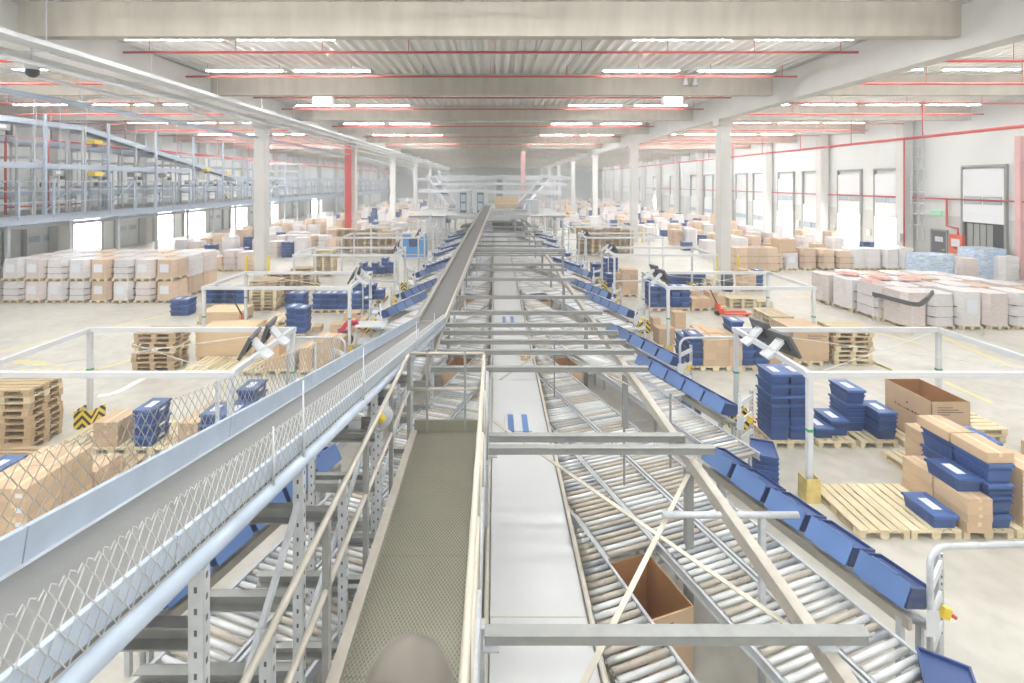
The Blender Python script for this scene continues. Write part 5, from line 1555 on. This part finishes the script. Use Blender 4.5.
def load(x, y, w, l, h, m, label, kind='plain', z=0, rz=0, group=None, pal=True):
    if not pal: z, h = z - 0.144, h + 0.144
    if pal: tag(place('pallet', P_FAR[0], None, (x, y, z), rz if l >= w else rz + PI / 2), 'pallet under ' + label.replace(' along the receding', ' on receding').replace('tall wrapped ', '').replace('from left ', 'from left '), 'pallet', (group + ' pallets') if group else None)
    return tag(place('wrapped_load', wrapped_mesh(kind, w, l, h, m), None, (x, y, z), rz), label, 'wrapped load', group)

def wrapped():
    # double stacked block on the left
    x0, y0 = A(-2, 303)
    for i in range(8):
        xx = x0 + 0.55 + i * 1.04
        for j in range(3):
            for lv in range(2):
                if j and lv == 0: continue
                m = ('wrap', 'wrap_pink', 'wrap', 'wrap', 'wrap_brown', 'wrap', 'wrap_pink', 'wrap_brown')[(i + j) % 8]
                if j == 0: t = f'papered load, {ORD[i]} from left, {("lower", "upper")[lv]} tier of left block'
                else: t = f'wrapped load, {ORD[i]} from left in {("second", "third")[j-1]} row of left block'
                load(xx, y0 + 0.6 + j * 1.26 + i * 0.33 * 0, 0.98, 1.16, 1.0, m, t, 'label' if (i + lv) % 3 else 'boxes', z=lv * 1.02, pal=lv == 0 or j == 0)
        if i >= 0:
            for j in (1, 2):
                load(xx, y0 + 0.6 + j * 1.26, 0.98, 1.16, 1.0, 'wrap_brown', f'lower wrapped load, {ORD[i]} from left in {("second", "third")[j-1]} row of left block')
    for i, (px, py, m, h) in enumerate(((172, 297, 'wrap_brown', 1.9), (178, 290, 'wrap_pink', 1.9), (186, 283, 'wrap_brown', 1.8))):
        x, y = A(px, py); load(x, y + .6, 1.0, 1.2, h, m, f'tall wrapped carton load, {ORD[i]} along the receding end of left block', 'boxes')
    # low rows behind, beside the left column
    for i, px in enumerate((183, 196, 209, 222, 236, 247)):
        x, y = A(px, 271); load(x + .5, y + .5, 1.0, 1.2, (1.1, 1.2, .9, 1.3, 1.2, 1.0)[i], ('wrap', 'wrap', 'wrap_brown', 'wrap_pink', 'wrap_pink', 'wrap_brown')[i], f'wrapped load, {ORD[i]} from left in the row before the left column', 'boxes' if i % 2 else 'plain')
    for i, px in enumerate((274, 284, 294, 304, 316)):
        x, y = A(px, 250); load(x + .6, y + .5, 1.0, 1.2, 1.2, ('wrap_pink', 'wrap_pink', 'wrap', 'wrap_brown', 'wrap')[i], f'wrapped load, {ORD[i]} from left in the row beyond the left column', 'boxes')
    # right hand block of white and pink loads
    xs = [A(905, 330)[0] + i * 1.06 for i in range(6)]
    y0 = A(905, 330)[1]
    k = 0
    for i, x in enumerate(xs):
        for j in range(4):
            h = (1.42, 1.36, 1.45, 1.38, 1.4)[(i + 2 * j) % 5]
            m = ('wrap_pink', 'wrap', 'wrap', 'wrap_pink', 'wrap', 'wrap_brown')[(i + j) % 6]
            load(x + .5 - j * 0.16, y0 + .62 + j * 1.26, 1.0, 1.18, h, m, f'wrapped load, {ORD[i]} from left in {ORD[j]} row of the right block', ('plain', 'boxes', 'label')[(i + j) % 3])
    for i, (px, py) in enumerate(((903, 325), (890, 321), (879, 317))):
        x, y = A(px, py); load(x + .1, y + .65, .8, 1.16, 1.3 - .05 * i, 'wrap_brown', f'brown carton load, {ORD[i]} along the receding side of the right block', 'boxes')
    # red flattened film bundles on top
    for i, (dx, dy) in enumerate(((0.2, 1.2), (1.2, 2.0), (0.5, 3.0), (2.3, 1.8))):
        mb = MB(); mb.frustum((0.6, 0.8), (0.4, 0.5), 0, 0.1)
        tag(mb.build('film_bundle', 'film', None, (xs[0] + dx, y0 + .7 + dy, 1.47), 0.3 * i), f'reddish film bundle lying on the right block, {ORD[i]} from the left side', 'film bundle', 'film bundles')
    # dark curved bumper strip along the loads
    r = root('curved_bumper', (0, 0, 0)); tag(r, 'dark curved bumper rail along the corner of the right block', 'bumper')
    pts = []
    for px, py, yy in ((873, 294, 19.9), (885, 297, 19.2), (898, 300.5, 18.6), (912, 304, 18.0), (920, 304.5, 17.8), (927, 299, 17.8), (933, 292, 18.0)):
        pts.append(((px - VX) * yy / K, yy, H - (py - VY) * yy / K))
    mb = MB()
    for a, b in zip(pts, pts[1:]): mb.bar(a, b, 0.06, 0.16)
    mb.build('rail', 'dark', r)
    for p in (pts[0], pts[3]): MB().bar((p[0], p[1], 0), p, 0.03).build('post', 'wrap', r)
    # blue wrapped loads and white ones behind
    for i, (px, py, w, l, h, m, t) in enumerate(((940, 288, 2.0, 1.3, 1.75, 'wrap_blue', 'bulky blue load in shiny stretch wrap, nearest the crimson walker'), (971, 283, 1.3, 1.2, 1.35, 'wrap_pink', 'pale pink load between the two bulky blue ones'), (992, 279, 2.0, 1.6, 1.75, 'wrap_blue', 'bulky blue load in shiny stretch wrap before the dark dock'), (1011, 281, 1.2, 1.4, 1.4, 'wrap', 'white wrapped load by the red shaft at the frame edge'))):
        x, y = A(px, py); load(x, y + .6, w, l, h, m, t, 'plain', pal=False)
    # row before the bright docks
    for i, (px, m, h, kind) in enumerate(((777, 'wrap_brown', 1.1, 'boxes'), (792, 'wrap', 1.1, 'label'), (810, 'wrap_brown', 1.35, 'boxes'), (829, 'wrap_brown', 1.3, 'boxes'), (846, 'wrap_brown', 1.2, 'boxes'), (860, 'wrap', 1.35, 'plain'), (875, 'wrap', 1.35, 'plain'), (893, 'wrap', 1.35, 'plain'), (909, 'wrap', 1.4, 'plain'))):
        x, y = A(px, 270); load(x, y + .6, 1.05, 1.2, h, m, f'wrapped load, {ORD[i]} from left in the row before bright docks', kind)
    x, y = A(787, 270); carton(x + .1, y + .6, 1.12, 1.1, .9, .85, 0, 'large brown carton on top of the row before the bright docks', True, m='carton')
    for i, px in enumerate((738, 748, 759, 768)):
        x, y = A(px, 272); load(x + .3, y + .6, 1.0, 1.2, 1.5, 'wrap_brown', f'wrapped brown carton load, {ORD[i]} from left beyond the first right column', 'boxes')
wrapped()

# ------------------------------------------------------------------ distant part of the hall
def distance():
    rr = random.Random(3)
    FG = MB()
    n = 0
    kinds = [('wrap', 'plain', 1.0, 1.2, 1.3, 'pale wrapped load'), ('wrap_brown', 'boxes', 1.0, 1.2, 1.4, 'brown carton load'), ('wrap_pink', 'boxes', 1.0, 1.2, 1.2, 'pinkish carton load')]
    rows = []
    for side in (1, -1):
        S = SIDE[side]
        for y in [37 + 3.4 * i for i in range(26)]:
            a, b = (6.2, 28.5) if side > 0 else (-24.3, -6)
            x = a + rr.uniform(0, 1.0)
            while x < b:
                if rr.random() < 0.72 and not (y < 45 and 5 < abs(x) < 12.9 and side > 0) and not (y < 45 and -12 < x < -5) and abs(abs(x) - 13.35) > 1.0 and not (y < 56 and abs(x) < 8.5):
                    q = rr.random()
                    if y > 56:
                        o = len(FG.v)
                        if q < 0.7:
                            h = rr.uniform(0.9, 1.7); mi = rr.choice((0, 0, 1, 1, 2))
                            FG.span((x - .5, y - .6, 0.13), (x + .5, y + .6, h), mi); FG.span((x - .5, y - .6, 0), (x + .5, y + .6, 0.13), 3)
                        else:
                            for k in range(rr.choice((3, 4, 5))): far_tote(x - .21, y, k * F, PI / 2); far_tote(x + .21, y, k * F, PI / 2)
                    elif q < 0.66:
                        m, kd, w, l, h, t = kinds[rr.choice((0, 0, 1, 1, 2))]
                        load(x, y + rr.uniform(-.3, .3), w, l, h + rr.choice((0, 0, .2)), m, f'{t} among the goods beyond the {S} columns', kd, group=f'distant {t}s {S}', pal=False)
                    elif q < 0.88:
                        h = rr.choice((3, 4, 5)); yy = y + rr.uniform(-.3, .3)
                        for dx in (-.21, .21):
                            for k in range(h): far_tote(x + dx, yy, k * F, PI / 2)
                    else:
                        tag(place('carton', carton_mesh(.8, .8, 1.0)[0], None, (x, y, 0), 0), f'big brown carton among the goods beyond the {S} columns', 'carton', f'distant cartons {S}')
                x += rr.choice((1.1, 1.1, 1.2, 1.3, 2.4))
    g = FG.build('distant_goods', ['wrap', 'wrap_brown', 'wrap_pink', 'wood']); g['kind'] = 'stuff'; g['label'] = 'mass of wrapped pallet loads in the far part of the hall'
    # light blue machine frame by the left stairs
    x, y = A(415, 256)
    r = root('strapping_machine', (x, y, 0)); tag(r, 'light blue machine cabinet standing left of the sorter', 'machine')
    MB().span((-0.9, -0.5, 0), (0.9, 0.5, 0.75)).build('base', 'lightblue', r)
    for s in (-0.65, 0.65): MB().span((s - .22, -.4, .75), (s + .22, .4, 1.75)).build('column', 'lightblue', r)
    MB().span((-0.4, -0.35, .75), (0.4, 0.35, 1.35)).build('blue_bin', 'blue', r)
    MB().span((-0.9, -0.4, 1.75), (0.9, 0.4, 1.82)).build('top_beam', 'white', r)
    # yellow steel frames
    for i, (px, py, t) in enumerate(((382, 248, 'left of the light blue machine'), (385, 252, 'before the left pallet wall'))):
        x, y = A(px, py); r = root('yellow_barrier', (x, y, 0)); tag(r, f'yellow tube barrier {t}', 'barrier')
        for s in (-.6, .6): MB().bar((s, 0, 0), (s, 0, 1.1), .08).build('post', 'yellow', r)
        for z in (.55, 1.08): MB().bar((-.6, 0, z), (.6, 0, z), .07).build('rail', 'yellow', r)
    # stairs and platform across the sorter
    def stairs(x, y, S):
        r = root('stairs', (x, y, 0)); tag(r, f'grey steel stairs with handrails up to the platform, {S} side', 'stairs')
        for k in range(13):
            MB().span((-.6, k * .28, .2 * (k + 1) - .04), (.6, k * .28 + .26, .2 * (k + 1))).build('tread', 'white', r)
        for s in (-.64, .64):
            MB().bar((s, 0, .1), (s, 3.6, 2.7), .05, .2).build('stringer', 'galv', r)
            MB().tube([(s, 0, 0), (s, 0, 1.1), (s, 3.6, 3.7), (s, 3.9, 3.7)], .03, 6).build('handrail', 'galv', r)
    stairs(-5.2, 41, 'left'); stairs(3.8, 41, 'right')
    r = root('platform', (0, 45, 0)); tag(r, 'grey service platform with railing across the far sorter', 'platform')
    MB().span((-8, -0.4, 2.45), (6.5, 12, 2.6)).build('deck', 'steel_dark', r)
    MB().span((-4.4, -.45, 2.3), (3, -.4, 2.65)).build('edge_beam', 'galv', r)
    for k in range(8): MB().bar((-4.4 + k * 1.05, -.35, 2.6), (-4.4 + k * 1.05, -.35, 3.7), .05).build('rail_post', 'galv', r)
    for z in (3.15, 3.7): MB().tube([(-4.4, -.35, z), (3, -.35, z)], .03, 5).build('rail', 'galv', r)
    for x in (-7.8, -1.9, 1.9, 6.3):
        for y in (0, 6, 11.8): MB().bar((x, y, 0), (x, y, 2.45), .16).build('post', 'galv', r)
    # two control cabins with dark doors
    for x, S in ((-3.15, 'left'), (-1.45, 'right')):
        r = root('control_cabin', (x, 48, 2.6)); tag(r, f'white control cabin with a dark glazed door on the platform, {S} one', 'cabin')
        MB().span((-.75, 0, 0), (.75, 1.8, 2.3)).build('body', 'white', r)
        d = MB().span((-.32, -.04, .05), (.32, 0, 2.05)).build('door', 'dark', r)
        for z in (.3, 1.15): MB().span((-.24, -.05, z), (.24, -.04, z + .7)).build('door_pane', 'glass', d)
    mb = MB(); mb.span((0, 50, 3.0), (2.4, 50.6, 4.2)); tag(mb.build('machine_housing', 'board'), 'beige machine housing on the platform beside the cabins', 'machine')
    mb = MB(); mb.span((-3.5, 51, 2.6), (-2.6, 52, 4.6)); mb.span((3, 49, 2.6), (4.4, 50.4, 3.9)); bpy.data.meshes  # spare machine bodies
    tag(MB().span((3.2, 49, 2.6), (4.4, 50.4, 3.9)).build('machine_housing', 'galv'), 'grey machine housing at the right end of the platform', 'machine')
    # overhead conveyors at the far end
    for i, (y, z, x0, x1) in enumerate(((58, 4.6, -9, 8), (62, 5.4, -8, 9), (68, 6.0, -11, 11), (76, 4.4, -12, 10), (84, 6.6, -12, 12), (95, 5.2, -13, 12))):
        r = root('overhead_conveyor', (0, y, z)); tag(r, f'grey overhead conveyor crossing the far end, {ORD[i]} from the camera', 'conveyor')
        MB().bar((x0, 0, 0), (x1, 0, .25 * ((i % 3) - 1)), .9, .08).build('belt', 'belt', r)
        for s in (-.5, .5): MB().bar((x0, s, 0.03), (x1, s, .25 * ((i % 3) - 1) + .03), .06, .35).build('side_guard', 'galv', r)
        for k in range(6):
            xx = x0 + (x1 - x0) * (k + .5) / 6
            mb = MB(); mb.bar((xx, -.5, -z), (xx, -.5, 0), .12); mb.bar((xx, .5, -z), (xx, .5, 0), .12); mb.bar((xx, -.5, -z * .4), (xx, .5, -z * .4), .08); mb.build('stand', 'galv', r)
    for i, (xa, ya, za, xb, yb, zb) in enumerate(((2.5, 52, 2.9, 7, 66, 6.2), (-4.5, 52, 3.0, -9, 68, 6.4), (0.5, 56, 3.2, 0.8, 90, 6.6))):
        r = root('overhead_conveyor', (0, 0, 0)); tag(r, f'rising grey conveyor beyond the platform, {("leaning right", "leaning left", "straight ahead")[i]}', 'conveyor')
        MB().bar((xa, ya, za), (xb, yb, zb), .9, .1).build('belt', 'belt', r)
        for s in (-.5, .5): MB().bar((xa + s, ya, za), (xb + s, yb, zb), .07, .4).build('side_guard', 'galv', r)
        for t in (.15, .5, .85):
            p = [xa + (xb - xa) * t, ya + (yb - ya) * t, za + (zb - za) * t]
            MB().bar((p[0], p[1], 0), p, .14).build('stand', 'galv', r)
distance()

o = FAR_MB.build('distant_totes', ['blue', 'navy', 'blue_lid', 'sticker']); o['kind'] = 'stuff'; o['label'] = 'blue totes piled on distant racks and pallets'
# ------------------------------------------------------------------ light and camera
def light():
    w = bpy.data.worlds.new('world'); SC.world = w; w.use_nodes = True
    b = w.node_tree.nodes['Background']
    b.inputs['Color'].default_value = (1.0, 0.99, 0.97, 1); b.inputs['Strength'].default_value = 1.25
light()
def haze():
    nt = SC.world.node_tree
    v = nt.nodes.new('ShaderNodeVolumeScatter')
    v.inputs['Color'].default_value = (1, 1, 1, 1); v.inputs['Density'].default_value = 0.0045
    nt.links.new(v.outputs[0], nt.nodes['World Output'].inputs['Volume'])
haze()

def camera():
    c = bpy.data.cameras.new('camera'); o = bpy.data.objects.new('camera', c); COL.objects.link(o)
    o.location = (0, 0, H); o.rotation_euler = (PI / 2, 0, 0)
    c.sensor_fit = 'HORIZONTAL'; c.sensor_width = 36.0; c.lens = 36.0 * K / 1024
    c.shift_x = (512 - VX) / 1024
    c.shift_y = -(341.5 - VY) / 1024
    c.clip_start = 0.05; c.clip_end = 400
    c.dof.use_dof = True; c.dof.focus_distance = 8.5; c.dof.aperture_fstop = 2.9
    SC.camera = o
camera()
SC.view_settings.view_transform = 'Standard'
SC.view_settings.look = 'None'
SC.view_settings.gamma = 1.0
SC.view_settings.use_curve_mapping = False
SC.view_settings.exposure = 0.6
